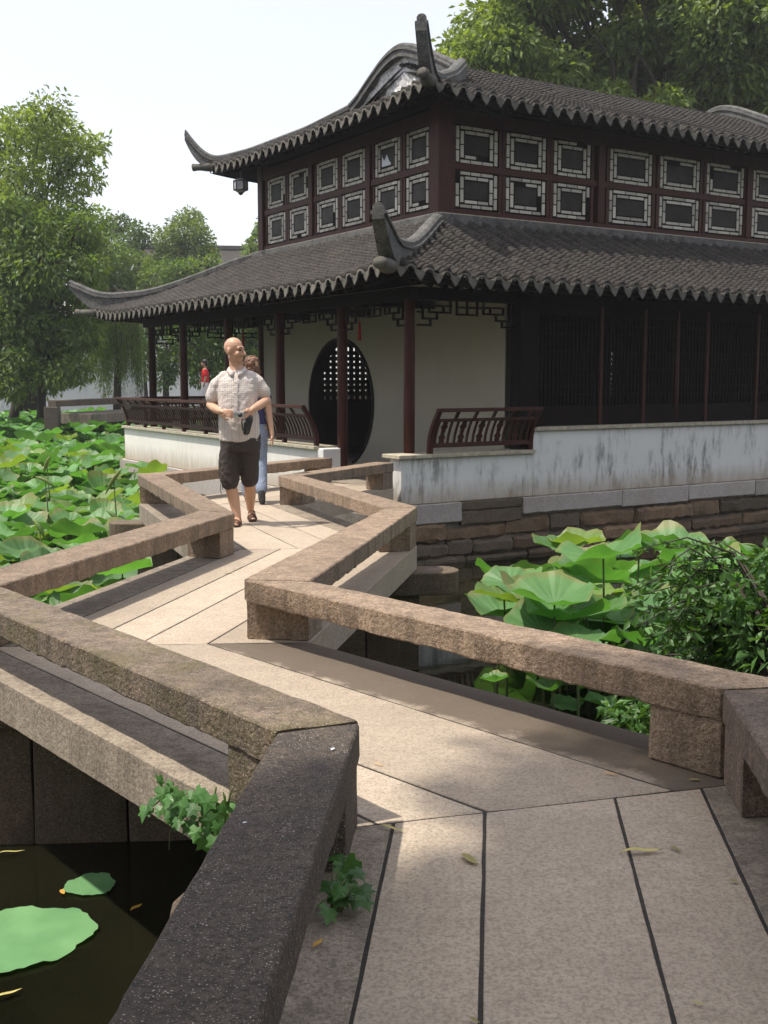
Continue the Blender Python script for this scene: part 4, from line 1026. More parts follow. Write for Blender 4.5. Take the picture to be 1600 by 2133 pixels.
# ================================================================== lotus
def veins(mat_name, new):
    m = M[mat_name].copy(); m.name = new; nt = m.node_tree
    b = next(n for n in nt.nodes if n.type == 'BSDF_PRINCIPLED'); src = b.inputs['Base Color'].links[0].from_socket
    tc = nt.nodes.new('ShaderNodeTexCoord'); sx = nt.nodes.new('ShaderNodeSeparateXYZ'); nt.links.new(tc.outputs['Object'], sx.inputs[0])
    at = nd(nt, 'ShaderNodeMath', operation='ARCTAN2'); nt.links.new(sx.outputs[1], at.inputs[0]); nt.links.new(sx.outputs[0], at.inputs[1])
    mu = nd(nt, 'ShaderNodeMath', operation='MULTIPLY'); nt.links.new(at.outputs[0], mu.inputs[0]); mu.inputs[1].default_value = 20/(2*math.pi)
    fr = nd(nt, 'ShaderNodeMath', operation='PINGPONG'); nt.links.new(mu.outputs[0], fr.inputs[0]); fr.inputs[1].default_value = .5
    c = mixc(nt, ramp(nt, fr.outputs[0], [(.0, .55), (.07, 0.)]), src, (.22, .34, .12))
    ln = nd(nt, 'ShaderNodeVectorMath', operation='LENGTH'); nt.links.new(tc.outputs['Object'], ln.inputs[0])
    sp = noise_tex(nt, tc.outputs['Object'], 7, 4, .7); ad = nd(nt, 'ShaderNodeMath', operation='MULTIPLY_ADD'); nt.links.new(sp, ad.inputs[0]); ad.inputs[1].default_value = .35; nt.links.new(ln.outputs['Value'], ad.inputs[2])
    rim = nd(nt, 'ShaderNodeMapRange'); nt.links.new(ad.outputs[0], rim.inputs[0]); rim.inputs[1].default_value = 1.12; rim.inputs[2].default_value = 1.28; rim.inputs[3].default_value = 0; rim.inputs[4].default_value = .75
    c = mixc(nt, rim.outputs[0], c, (.24, .21, .07))
    c = mixc(nt, ramp(nt, noise_tex(nt, tc.outputs['Object'], 3.2, 4, .6), [(.52, 0.), (.75, .3)]), c, (.20, .31, .16))
    nt.links.new(c, b.inputs['Base Color']); bump(nt, b, fr.outputs[0], .35, .02); M[new] = m
veins('lotus', 'lotus_v'); veins('lotus_young', 'lotus_yv'); veins('pad', 'pad_v')
def lotus_mesh(seed, cup, wave, tilt=0, notch=0, rings=7, sect=36, fold=0):
    rs = random.Random(seed); ph = [rs.uniform(0,6.28) for _ in range(6)]; V = [(0,0,-.02)]; F = []
    k1, k2 = rs.choice((2,3)), rs.choice((5,6,7))
    for i in range(1, rings+1):
        r = i/rings
        for j in range(sect):
            th = 2*math.pi*j/sect
            rr_ = r*(1+.06*math.sin(3*th+ph[0])+.04*math.sin(7*th+ph[1])+(.018*math.sin(17*th+ph[5])+.012*math.sin(29*th) if i == rings else 0)-(notch*math.exp(-((th-3.1)/.12)**2) if i == rings else 0))
            z = cup*r**1.5+wave*r**2*(.55*math.sin(k1*th+ph[2])+.35*math.sin(k2*th+ph[3])*r+.12*math.sin(13*th+ph[4])*r**2)
            x, y = rr_*math.cos(th), rr_*math.sin(th)
            if fold: z += fold*max(0, x)**1.5; x *= 1-.35*fold*max(0, x)
            V.append((x, y, z+tilt*x))
    F += [(0, 1+j, 1+(j+1)%sect) for j in range(sect)]
    for i in range(rings-1):
        o = 1+i*sect; F += [(o+j, o+sect+j, o+sect+(j+1)%sect, o+(j+1)%sect) for j in range(sect)]
    me = bpy.data.meshes.new('lotus_leaf'); me.from_pydata(V, [], F); me.update(); me.polygons.foreach_set('use_smooth', [True]*len(me.polygons)); return me
LV = []; LCUP = []
for i in range(12):
    rs_ = random.Random(100+i); LCUP.append(rs_.choice((.08,.18,.28,.4,.5)))
    LV.append(lotus_mesh(i, LCUP[-1], rs_.uniform(.14,.3), rs_.uniform(-.12,.2), fold=rs_.choice((0,0,0,0,.35))))
YV = []
for i in range(12):
    q = LV[i].copy(); q.materials.append(M['lotus_yv']); YV.append(q)
for q in LV: q.materials.append(M['lotus_v'])
PADS = [lotus_mesh(50+i, .015, .035, 0, .22*(i % 2), 6, 64) for i in range(3)]
for q in PADS: q.materials.append(M['pad'])
def lotus(pos, r, label, group, var, rz, tx=0, ty=0, young=False, floating=False, stalkless=False):
    base = Vector((pos[0], pos[1], WZ)); t = tag(empty('lotus_plant', base), label, 'lotus leaf', group)
    me = PADS[var % 3] if floating else (YV if young else LV)[var % 12]
    o = bpy.data.objects.new('leaf', me); COL.objects.link(o); o.parent = t; o.location = (0,0,pos[2]-WZ); o.scale = (r,r,r); o.rotation_euler = (tx,ty,rz)
    if not floating:
        h = pos[2]-WZ; bx_, by_ = rng.gauss(0,.05), rng.gauss(0,.05)
        MB().tube([(bx_,by_,-.4),(bx_*.6,by_*.6,h*.5),(0,0,h-.005)], [.011,.010,.008], 6).build('stalk', M['stalk'], t, True)
    return t
# right bed: each leaf from its place and size in the picture
RL = [(1235,1128,200,'large cupped lotus leaf standing highest at the left of the right-hand bed',2,0),
      (1378,1116,170,'bowl-shaped lotus leaf on a tall bare stalk nearest the stone courses',3,0),
      (1112,1222,190,'bright yellow-green cupped lotus leaf with dark veins over open water',3,1),
      (1232,1185,150,'blue-green wavy lotus leaf just below the highest cupped leaf',1,0),
      (1212,1250,190,'broad wavy lotus leaf in the middle of the right-hand bed',0,0),
      (1335,1222,165,'wide pale lotus leaf right of the middle of the right-hand bed',0,0),
      (1030,1232,105,'small lotus leaf with upturned rim farthest left in the right-hand bed',5,0),
      (1085,1305,150,'flat pale lotus leaf lying low just behind the long stone rail',0,0),
      (1165,1170,110,'small lotus leaf half hidden below the big cupped leaf',1,0),
      (1455,1128,150,'wavy lotus leaf right of the tall bare stalk',4,0),
      (1555,1122,150,'pale lotus leaf at the far right edge against the stones',7,0),
      (1500,1195,170,'broad lotus leaf just above the trailing shrub',8,0),
      (1425,1180,150,'dark shaded lotus leaf between two pale leaves near the shrub',9,0),
      (1585,1175,150,'lotus leaf rising behind the shrub at the picture edge',10,0),
      (1310,1300,130,'shaded lotus leaf low under the wide pale leaf',6,0),
      (1395,1275,160,'blue-green lotus leaf at the tips of the shrub',11,0),
      (1330,1345,150,'pale lotus leaf behind the middle of the long rail',0,0),
      (1440,1320,130,'pale lotus leaf glimpsed through the shrub twigs',2,0),
      (1270,1120,70,'small pale lotus leaf peeping out behind the big cupped leaf',4,0),
      (1150,1272,110,'shaded lotus leaf under the bright yellow-green cupped leaf',7,0),
      (1255,1292,120,'lotus leaf with drooping rim below the middle of the bed',8,0)]
for i, (x, y, w, lb, var, yg) in enumerate(RL):
    x += 22; y += 34; w *= .93
    Y = .70*FPX/w if w > 120 else .5*FPX/w; Y = min(Y, 12.6); p = PX(x, y, Y)
    if p.z < -.85: p = PX(x, y, (1.42+.80)*FPX/(y-787)*.97)
    lotus(p, w*p.y/FPX/2*1.02, lb, 'lotus leaves in the right-hand bed', var, i*1.7, rng.uniform(-.12,.02), rng.uniform(-.1,.1), bool(yg))
for i, (x, y, w, lb, var) in enumerate(((1150,1438,115,'wavy lotus leaf seen under the long rail',1),(1180,1466,75,'small bright lotus leaf below the wavy one under the long rail',4),(1262,1470,110,'dark lotus leaf beside the shrub under the long rail',0),(1030,1420,60,'tiny pale lotus leaf reflected beside the bridge edge',5))):
    Y = .38*FPX/w; Y = min(max(Y, 6.2), 7.6); p = PX(x, y, Y); p.z = max(p.z, -.9); lotus(p, w*p.y/FPX/2, lb, 'lotus leaves under the long rail', var, i*2.1, -.1, .05)
for i, (x, y, w) in enumerate(((1290,1160,70),(1250,1345,60),(1380,1395,80),(1480,1250,90),(1180,1340,50))):
    Y = (1.42-WZ)*FPX/(y-787); p = PX(x, y, Y)
    lotus((p.x,p.y,WZ+.012), w*p.y/FPX/2, ('round lotus pad floating flat between the stalks of the right-hand bed'), 'floating pads of the right-hand bed', i, i*1.3, floating=True)
rq = random.Random(31); nfill = 0
while nfill < 46:
    x, y = rq.uniform(1020,1680), rq.uniform(1130,1345); Y = rq.uniform(7.2,12.4); p = PX(x, y, Y)
    if not (-.78 < p.z < -.12) or x < 1025+(1335-y)*.25+(60 if y < 1180 else 0): continue
    if p.y > 14.0+.63*(p.x-.3)-1.0: continue
    r_f = rq.uniform(.24,.35); v_f = rq.randrange(12)
    lotus(p, r_f, ('broad ' if r_f > .30 else 'smaller ')+('cupped' if LCUP[v_f] > .25 else 'flat')+' green lotus leaf '+('behind the trailing shrub' if x > 1400 else ('under the cupped leaves at the open water' if x < 1180 else 'in the crowded middle of the right-hand bed'))+(', near the stones' if p.y > 10.4 else (', near the rail' if p.y < 8.6 else '')), 'crowded lotus leaves in the right-hand bed', v_f, rq.uniform(0,6.28), rq.gauss(-.08,.1), rq.gauss(0,.1), rq.random() < .1); nfill += 1
# left bed
rs_ = random.Random(21); cand = []
def in_bridge(X, Y):
    for k in range(5):
        y0, y1 = Lo[k][1], Lo[k+1][1]
        if y0-.3 <= Y <= y1+.3:
            t = max(0, min(1, (Y-y0)/(y1-y0))); xl = Lo[k][0]+(Lo[k+1][0]-Lo[k][0])*t
            if X > xl-.45: return True
    dx, dy = X-CX, Y-CY; lx = dx*math.cos(TH)+dy*math.sin(TH); ly = -dx*math.sin(TH)+dy*math.cos(TH)
    return lx > -.42 and 0 < ly < 11.2
tries = 0
while len(cand) < 1350 and tries < 120000:
    tries += 1
    Y = rs_.uniform(9.0, 44)
    if rs_.random() > .35+.65*Y/44: continue
    X = (rs_.uniform(-240, 330)-800)/FPX*Y
    if in_bridge(X, Y): continue
    if Y > 23.5 and X > -.20*Y: continue
    if ((X+11)/2.0)**2+((Y-35.5)/1.0)**2 < 1: continue
    if abs(Y-(30.6+3.7*(X+9.2))) < .9 and X > -9.4: continue
    h = rs_.uniform(.22,.66)+(.18 if Y > 19 else 0)+(.30 if Y > 30 else 0); r = rs_.uniform(.20,.34)
    if any(abs(X-c[0]) < .30 and abs(Y-c[1]) < .30 and (abs(X-c[0])**2+abs(Y-c[1])**2) < .09 for c in cand[-400:]): continue
    fl = rs_.random() < (.22 if Y < 20 else .04)
    cand.append((X, Y, WZ+(.012 if fl else h), r*(.8 if fl else 1), fl))
vis = [c for c in cand if (c[0]/c[1]*FPX+800) > -10]; vis.sort(key=lambda c: c[1]/c[3])
keep = set(id(c) for c in vis[:270])
LBL = [(14.5,'near the bridge rails'),(19,'before the plinth'),(27,'level with the parapet'),(99,'below the left trees')]
def leaf_label(c, var, young):
    x = c[0]/c[1]*FPX+800; side = 'at the picture edge' if x < 95 else ('in mid-bed' if x < 195 else 'on the gallery side')
    zone = next(z for lim, z in LBL if c[1] < lim)
    if c[4]: return 'round left-bed lotus pad floating flat '+side+', '+zone
    return ('large ' if c[3] > .27 else 'small ')+('yellow-green ' if young else 'blue-green ')+('cupped ' if LCUP[var] > .25 else 'flat ')+'left-bed lotus leaf '+side+', '+zone
rV, rF = [], []; off = 0
for i, c in enumerate(cand):
    var = rs_.randrange(12); rz = rs_.uniform(0,6.28); tx = rs_.gauss(.0,.16); ty = rs_.gauss(0,.16)
    if id(c) in keep:
        yg = rs_.random() < .22
        lotus(c, c[3], leaf_label(c, var, yg), 'lotus leaves of the left bed', var, rz, tx, ty, yg, c[4])
    else:
        me = (PADS[var % 3] if c[4] else LV[var]); co = np.empty(len(me.vertices)*3, dtype=np.float32); me.vertices.foreach_get('co', co); co = co.reshape(-1,3)
        mm = np.array((Matrix.Translation(c[:3]) @ Matrix.Rotation(rz,4,'Z') @ Matrix.Rotation(tx,4,'X') @ Matrix.Scale(c[3],4)))
        rV.append(co@mm[:3,:3].T+mm[:3,3]); rF += [tuple(v+off for v in p.vertices) for p in me.polygons]; off += len(co)
        st = MB().tube([(c[0],c[1],WZ-.3),(c[0],c[1],c[2]-.01)], .01, 5, False)
        rV.append(np.array([tuple(p) for p in st.v])); rF += [tuple(v+off for v in f) for f in st.f]; off += len(st.v)
me = bpy.data.meshes.new('lotus_bed'); me.from_pydata([tuple(p) for a in rV for p in a], [], rF); me.update(); me.polygons.foreach_set('use_smooth', [True]*len(me.polygons))
lb_ = kind(link('lotus_bed', me, M['lotus']), 'stuff'); lb_['label'] = 'dense mass of further lotus leaves filling the left pond'; lb_['category'] = 'lotus bed'
# furled young leaves
for i, (x, y, Y, ln, ax, lb) in enumerate(((237,1003,14.6,.42,(.55,0,.8),'furled yellow-green lotus leaf leaning right beside the plinth'),(95,1005,15.2,.34,(-.8,0,.45),'furled striped lotus leaf lying across a stalk at the left'),(82,1103,12.7,.30,(-.5,.1,.85),'furled leaf bent over a stalk in the near left bed'),(85,1142,11.9,.36,(-.9,0,.5),'pale rolled leaf lying just behind the left rail'),(238,1080,13.2,.28,(-.6,0,.6),'small rolled leaf beside the rounded pier stone'),(98,968,16.5,.3,(.4,0,.9),'upright furled leaf rising from a cupped leaf'))):
    p = PX(x, y, Y); t = tag(empty('furled_lotus_leaf', (p.x, p.y, WZ)), lb, 'lotus leaf', 'furled leaves of the left bed'); d = Vector(ax).normalized(); c = Vector((0,0,p.z-WZ))
    rg_ = [c+d*ln*(s-.5)+Vector((0,0,.03*math.sin(s*3.1))) for s in np.linspace(0,1,9)]
    MB().tube(rg_, [.004,.018,.032,.04,.042,.038,.03,.017,.003], 8, True, .7).build('leaf', M['lotus_yv'], t, True)
    MB().tube([(.03,0,-.4), c*.6+Vector((.02,0,0)), c], [.011,.01,.007], 6).build('stalk', M['stalk'], t, True)

# ================================================================== floating pads and debris at the lower left
def big_pad(x, y, wpx, label, var, rz, sq=1.0):
    p = PX(x, y, (1.42-WZ)*FPX/(y-787)*1.0); p = PX(x, y, 1.0); d = p-Vector((0,0,1.42)); p = Vector((0,0,1.42))+d*((WZ+.012-1.42)/d.z)
    t = tag(empty('floating_lily_pad', p, rz), label, 'lily pad', 'lily pads at the near water'); r = wpx*p.y/FPX/2
    o = bpy.data.objects.new('leaf', PADS[var]); COL.objects.link(o); o.parent = t; o.scale = (r,r*sq,r)
    return t
big_pad(52,1950,285,'large pale lily pad with ragged rim floating at the lower left',1,.4)
big_pad(188,1842,108,'small round lily pad floating under the shaded bridge pier',0,2.0)
def on_plane(x, y, z):
    p = PX(x, y, 1.0); d = p-Vector((0,0,1.42)); return Vector((0,0,1.42))+d*((z-1.42)/d.z)
def fallen(x, y, lpx, ang, z, label, m='dead_leaf', slim=.3, cat='fallen leaf'):
    p = on_plane(x, y, z+.006); L = lpx*p.y/FPX; n = 8; V = []; F = []
    for i in range(n+1):
        s = i/n; w = slim*L*.5*math.sin(math.pi*min(1, s*1.02+.0))**.8 if 0 < i < n else 0.0005
        cz = .05*L*math.sin(s*math.pi)+.03*L*math.sin(7*s)
        V += [((s-.5)*L, w, cz+.02*L), ((s-.5)*L, 0, cz), ((s-.5)*L, -w, cz+.02*L)]
    for i in range(n): F += [(3*i,3*i+1,3*i+4,3*i+3), (3*i+1,3*i+2,3*i+5,3*i+4)]
    o = MB().add(V, F).build('fallen_leaf', M[m], None, True); o.location = p; o.rotation_euler = (0,0,ang); tag(o, label, cat, 'fallen leaves'); return o
fallen(978,1790,62,-1.0,0,'yellow-green fallen leaf left of the central joint on the near deck','dead_leaf',.32)
fallen(1335,1774,95,.15,0,'long pale willow leaf lying across a deck joint','dead_leaf',.16)
fallen(1407,1768,34,-.9,0,'small pale leaf right of the long willow leaf','dead_leaf',.3)
fallen(1528,1835,26,-.3,0,'tiny curled leaf on the outer joint at right','dead_leaf',.35)
fallen(815,1726,64,-.5,0,'narrow green leaf at the foot of the near left post','dead_leaf',.14)
fallen(1552,1676,22,1.2,0,'tiny leaf in the shade of the right corner','dead_leaf',.4)
fallen(1405,1583,40,.1,0,'pale leaf in the shade before the right corner post','dead_leaf',.22)
fallen(1447,1624,26,.2,0,'small pale leaf at the foot of the right corner post','dead_leaf',.35)
fallen(788,1592,26,-.6,0,'brown twig-like leaf near the left mitre joint','dead_leaf_y',.12)
fallen(1272,1612,34,-.3,0,'orange sliver of leaf along the long right joint','dead_leaf_y',.15)
fallen(1455,2090,30,-.5,0,'pale green leaf near the bottom right of the deck','dead_leaf',.25)
fallen(988,2125,34,-.8,0,'pale leaf at the bottom edge beside the central joint','dead_leaf',.3)
fallen(662,1965,42,1.1,.0,'yellow leaf lying under the near left rail','dead_leaf_y',.3)
fallen(693,1560,15,1.3,RZ1,'tiny white petal on the dark corner of the left rail','paper',.6,'petal')
fallen(510,1713,11,.6,RZ1,'tiny white petal halfway down the dark near rail','paper',.6,'petal')
fallen(476,1193,22,.1,0,'pale leaf on the sunlit deck below the walking man','dead_leaf',.3)
fallen(130,1858,26,-1.0,WZ+.01,'orange leaf floating against the small lily pad','dead_leaf_y',.4)
fallen(284,1890,36,1.0,WZ+.01,'yellow-brown leaf floating alone on the dark water','dead_leaf_y',.3)
fallen(22,1776,60,.3,WZ+.01,'pale reed blade floating at the left edge near the pier','dead_leaf',.1)
fallen(14,2072,70,.7,WZ+.01,'white blade of grass floating at the lower left edge','dead_leaf',.14)

# ================================================================== ivy
def ivy_mesh():
    o = [(0,0),(.28,-.16),(.5,.08),(.34,.30),(.52,.52),(.22,.58),(0,1.0),(-.22,.58),(-.52,.52),(-.34,.30),(-.5,.08),(-.28,-.16)]
    V = [(0,.35,.06)]+[(x, y, -.10*abs(x)-.12*max(0,y-.5)) for x, y in o]; n = len(o)
    me = bpy.data.meshes.new('leaf'); me.from_pydata(V, [], [(0,1+i,1+(i+1)%n) for i in range(n)]); me.materials.append(M['ivy']); me.update(); return me
IVY = ivy_mesh()
def ivy_leaf(root, pos, size, dirv, nrm):
    d = Vector(dirv).normalized(); n = (Vector(nrm)-d*Vector(nrm).dot(d)).normalized(); x = d.cross(n)
    m = Matrix((x, d, n)).transposed().to_4x4() @ Matrix.Rotation(rng.gauss(0,.3),4,'Y') @ Matrix.Rotation(rng.gauss(0,.25),4,'X') @ Matrix.Scale(size,4); m.translation = Vector(pos)-root.location
    o = bpy.data.objects.new('leaf', IVY); COL.objects.link(o); o.parent = root; o.matrix_basis = m
def y_edge(x): return 2.44/(.842-(800-x)/FPX)
iv = tag(empty('ivy_plant', PX(450,1640,y_edge(450))), 'green ivy hanging over the outer edge of the bridge beside the dark near rail', 'ivy'); rg = random.Random(4)
spots = [(335,1632),(350,1640),(345,1658),(362,1668),(378,1660),(372,1685),(392,1680),(385,1700),(405,1672),(412,1694),(400,1712),(424,1684),(430,1704),(420,1722),(442,1690),(450,1710),(440,1730),(462,1700),(470,1684),(466,1718),(478,1700),(455,1735),(432,1745),(448,1752),(425,1760),(300,1690),(316,1682),(330,1692),(310,1702),(345,1690),(360,1704),(375,1715),(395,1735),(410,1742),(486,1686),(490,1705),(474,1738),(360,1650),(415,1660),(440,1670),(405,1725),(455,1690),(385,1672)]
for x, y in spots:
    yy = y_edge(x)-rg.uniform(.06,.14); p = PX(x+rg.uniform(-6,6), y-14+rg.uniform(-6,6), yy)
    ivy_leaf(iv, p, rg.uniform(.045,.072), (rg.gauss(-.25,.4), rg.gauss(-.2,.25), -.85), (-.35,-.7,.65))
st = MB()
for a, b, c in (((350,1625),(400,1680),(450,1745)),((360,1630),(330,1670),(305,1690)),((450,1640),(440,1700),(430,1755)),((480,1650),(470,1700),(465,1735)),((370,1700),(355,1735),(352,1770))):
    st.tube([PX(*q, y_edge(q[0])-.07)-iv.location for q in (a,b,c)], [.004,.003,.002], 5)
st.build('stem', M['stalk'], iv, True)
iv2 = tag(empty('ivy_plant', on_plane(700,1850,0)), 'small ivy clump growing on the deck edge under the near rail', 'ivy')
for x, y in ((700,1782),(712,1800),(728,1792),(742,1815),(722,1825),(700,1815),(735,1845),(755,1850),(715,1850),(690,1840),(748,1870),(725,1872),(700,1868),(680,1880),(745,1795),(760,1870),(690,1895)):
    ivy_leaf(iv2, on_plane(x-4, y-4, .05+rg.uniform(-.02,.03)), rg.uniform(.045,.07), (rg.gauss(.2,.5), rg.gauss(-.3,.5), -.3), (.1,-.3,1))
st = MB()
for k in range(5):
    a = on_plane(690+k*5,1900,.004)-iv2.location; b = on_plane(695+k*14,1800+k*14,.05)-iv2.location; st.tube([a, a.lerp(b,.5)+Vector((0,0,.03)), b], [.004,.003,.002], 5)
st.build('stem', M['stalk'], iv2, True)

# ================================================================== trailing shrub at the right
sh = tag(empty('trailing_shrub', (2.3,5.0,WZ)), 'leafy dark green shrub trailing over the right corner of the bridge rail', 'shrub'); rs2 = np.random.default_rng(77)
sc_ = cl([(1590,1225,60),(1610,1300,90),(1540,1320,70),(1570,1390,65),(1495,1370,42),(1640,1230,90),(1650,1360,100),(1530,1250,45),(1595,1160,36)], 5.0, .35, 5, 2)
sc_ += cl([(1330,1500,42),(1390,1525,44),(1285,1480,26),(1430,1490,36),(1400,1480,30)], 5.1, .2, 6, 2)
V, F = clump_leaves([((Vector(c)-sh.location)[:], r) for c, r in sc_], 4600, .066, .028, rs2, .35, .35, .9)
Ps, Ns = [], []; stm = MB(); rgs = random.Random(8)
root = Vector((1.82,3.98,-.22))-sh.location
for i in range(46):
    x0, y0 = rgs.uniform(1480,1640), rgs.uniform(1150,1380); a = PX(x0, y0, 5.0)-sh.location
    x1, y1 = x0-rgs.uniform(60,240), y0+rgs.uniform(-60,90); b = PX(max(x1,1300), y1, 5.0+rgs.uniform(-.3,.4))-sh.location
    mid_ = a.lerp(b,.5)+Vector((0,0,rgs.uniform(.02,.12))); pts = [root, root.lerp(a,.5)+Vector((0,0,.1)), a, mid_, b]; stm.tube(pts, [.011,.009,.006,.004,.002], 5)
    for s in np.linspace(0,1,16):
        q = (a*(1-s)**2+mid_*2*s*(1-s)+b*s*s); Ps += [np.array(q)]*2; n_ = np.array((b-a).normalized()); Ns += [n_*.5+rs2.normal(size=3)*.8]*1+[n_*.5+rs2.normal(size=3)*.8]
V2, F2 = leaf_quads(np.array(Ps), np.array(Ns), .06, .026, rs2)
link('foliage', np_mesh('foliage', np.concatenate([V,V2]), np.concatenate([F,F2+len(V)])), M['shrub'], sh); stm.build('stem', M['bark'], sh, True)
# ================================================================== people
SC2 = bpy.data.scenes.new('workshop')   # scratch scene for remeshing, removed at the end
def limb(mb, pts, radii, n=12, flat=1.0):
    pts = [Vector(p) for p in pts]; a = (pts[0]-pts[1]).normalized(); b = (pts[-1]-pts[-2]).normalized(); r0, r1 = radii[0], radii[-1]
    P = [pts[0]+a*r0*.95, pts[0]+a*r0*.6]+pts+[pts[-1]+b*r1*.6, pts[-1]+b*r1*.95]; Rr = [r0*.25, r0*.78]+list(radii)+[r1*.78, r1*.25]
    return mb.tube(P, Rr, n, True, flat)
def ell(mb, c, r, rz=0, rx=0, n=14, m=9):
    V = []; F = []; rot = Matrix.Rotation(rz,3,'Z') @ Matrix.Rotation(rx,3,'X')
    V.append(Vector((0,0,-r[2])))
    for i in range(1, m):
        ph = -math.pi/2+math.pi*i/m
        for k in range(n): th = 2*math.pi*k/n; V.append(Vector((r[0]*math.cos(ph)*math.cos(th), r[1]*math.cos(ph)*math.sin(th), r[2]*math.sin(ph))))
    V.append(Vector((0,0,r[2]))); T = len(V)-1
    F += [(0, 1+(k+1)%n, 1+k) for k in range(n)]
    for i in range(m-2): o = 1+i*n; F += [(o+k, o+(k+1)%n, o+n+(k+1)%n, o+n+k) for k in range(n)]
    o = 1+(m-2)*n; F += [(o+k, o+(k+1)%n, T) for k in range(n)]
    return mb.add([rot@v+Vector(c) for v in V], F)
def tor(mb, rings, n=18):
    """torso style loft of ellipses (x,y,z,rx,ry), rounded shut at both ends"""
    R_ = []
    x,y,z,a,b = rings[0]; R_.append([(x+a*.5*math.cos(2*math.pi*k/n), y+b*.5*math.sin(2*math.pi*k/n), z-.008) for k in range(n)])
    for x,y,z,a,b in rings: R_.append([(x+a*math.cos(2*math.pi*k/n), y+b*math.sin(2*math.pi*k/n), z) for k in range(n)])
    x,y,z,a,b = rings[-1]; R_.append([(x+a*.5*math.cos(2*math.pi*k/n), y+b*.5*math.sin(2*math.pi*k/n), z+.008) for k in range(n)])
    return mb.loft(R_)
def remesh(name, mb, mat, parent, voxel=.009, it=3, disp=None):
    tmp = bpy.data.objects.new('tmp', mb.mesh()); SC2.collection.objects.link(tmp)
    md = tmp.modifiers.new('r', 'REMESH'); md.mode = 'VOXEL'; md.voxel_size = voxel
    sm = tmp.modifiers.new('s', 'SMOOTH'); sm.iterations = it; sm.factor = .5
    with bpy.context.temp_override(scene=SC2, view_layer=SC2.view_layers[0]): dg = bpy.context.evaluated_depsgraph_get()
    me = bpy.data.meshes.new_from_object(tmp.evaluated_get(dg)); bpy.data.objects.remove(tmp)
    if disp:
        me.update(); n = len(me.vertices); co = np.empty(n*3, dtype=np.float32); me.vertices.foreach_get('co', co); no = np.empty(n*3, dtype=np.float32); me.vertex_normals.foreach_get('vector', no)
        co = co.reshape(-1,3); am = np.array([disp(Vector(p)) for p in co.tolist()], dtype=np.float32); co = co+no.reshape(-1,3)*am[:,None]
        me.vertices.foreach_set('co', co.ravel()); me.update()
    me.name = name; me.materials.clear(); return link(name, me, M[mat], parent, True)
def skin_mat(name, col):
    m, nt, b, out = new_mat(name); v = coords(nt); n = noise_tex(nt, v, 25, 3, .6)
    c = mixc(nt, n, tuple(x*.88 for x in col), tuple(min(1,x*1.1) for x in col)); nt.links.new(c, b.inputs['Base Color'])
    b.inputs['Roughness'].default_value = .5; b.inputs['Subsurface Weight'].default_value = .12; b.inputs['Subsurface Radius'].default_value = (.02,.008,.004); b.inputs['Subsurface Scale'].default_value = .3; return m
M['skin'] = skin_mat('skin_fair', (.54, .315, .205)); M['skin_b'] = skin_mat('skin_tan', (.46, .28, .2))
def plaid():
    m, nt, b, out = new_mat('checked_cotton'); v = coords(nt)
    sx = nt.nodes.new('ShaderNodeSeparateXYZ'); nt.links.new(v, sx.inputs[0]); c = (.66, .61, .56)
    def line(sock, sc, w):
        mu = nd(nt, 'ShaderNodeMath', operation='MULTIPLY'); nt.links.new(sock, mu.inputs[0]); mu.inputs[1].default_value = sc
        pp = nd(nt, 'ShaderNodeMath', operation='PINGPONG'); nt.links.new(mu.outputs[0], pp.inputs[0]); pp.inputs[1].default_value = .5
        return ramp(nt, pp.outputs[0], [(w, .5), (w+.1, 0.)])
    c2 = mixc(nt, line(sx.outputs[0], 55, .10), c, (.40, .32, .29)); c2 = mixc(nt, line(sx.outputs[2], 55, .10), c2, (.40, .32, .29))
    c2 = mixc(nt, line(sx.outputs[0], 14, .035), c2, (.45, .40, .42)); nt.links.new(c2, b.inputs['Base Color']); b.inputs['Roughness'].default_value = .9
    n = noise_tex(nt, v, 32, 3, .6, 1.2); bump(nt, b, n, .8, .012); return m
M['plaid'] = plaid()
def cloth(name, col, ns=22, st=.7, ncon=.2):
    m, nt, b, out = new_mat(name); v = coords(nt); n = noise_tex(nt, v, ns, 4, .6, 1.0)
    c = mixc(nt, n, tuple(x*(1-ncon) for x in col), tuple(min(1,x*(1+ncon)) for x in col)); nt.links.new(c, b.inputs['Base Color']); b.inputs['Roughness'].default_value = .9; bump(nt, b, n, st, .014); return m
M['shorts'] = cloth('dark_brown_cotton', (.043, .034, .028)); M['denim'] = cloth('blue_denim', (.20, .24, .32), 40, .4, .35); M['navy'] = cloth('navy_cotton', (.035, .035, .10))
M['redshirt'] = cloth('red_cotton', (.55, .012, .02)); M['whitecloth'] = cloth('white_cotton', (.72, .72, .74))
M['leather'] = simple('brown_leather', (.13, .05, .03), .6, nscale=30); M['sole'] = simple('dark_sole', (.04, .025, .02), .8); M['shoe'] = simple('grey_shoe', (.06, .06, .065), .8)
M['hair_d'] = simple('dark_hair', (.02, .015, .012), .5, nscale=40, ncon=.4); M['hair_r'] = simple('auburn_hair', (.13, .055, .025), .55, nscale=40, ncon=.5, bstr=.8)
M['eye'] = simple('eye', (.07, .045, .04), .3); M['stubble'] = simple('stubble', (.30, .17, .12), .8); M['silver'] = simple('silver_metal', (.55, .56, .58), .3, metallic=.8); M['blackpl'] = simple('black_plastic', (.02, .02, .022), .4)
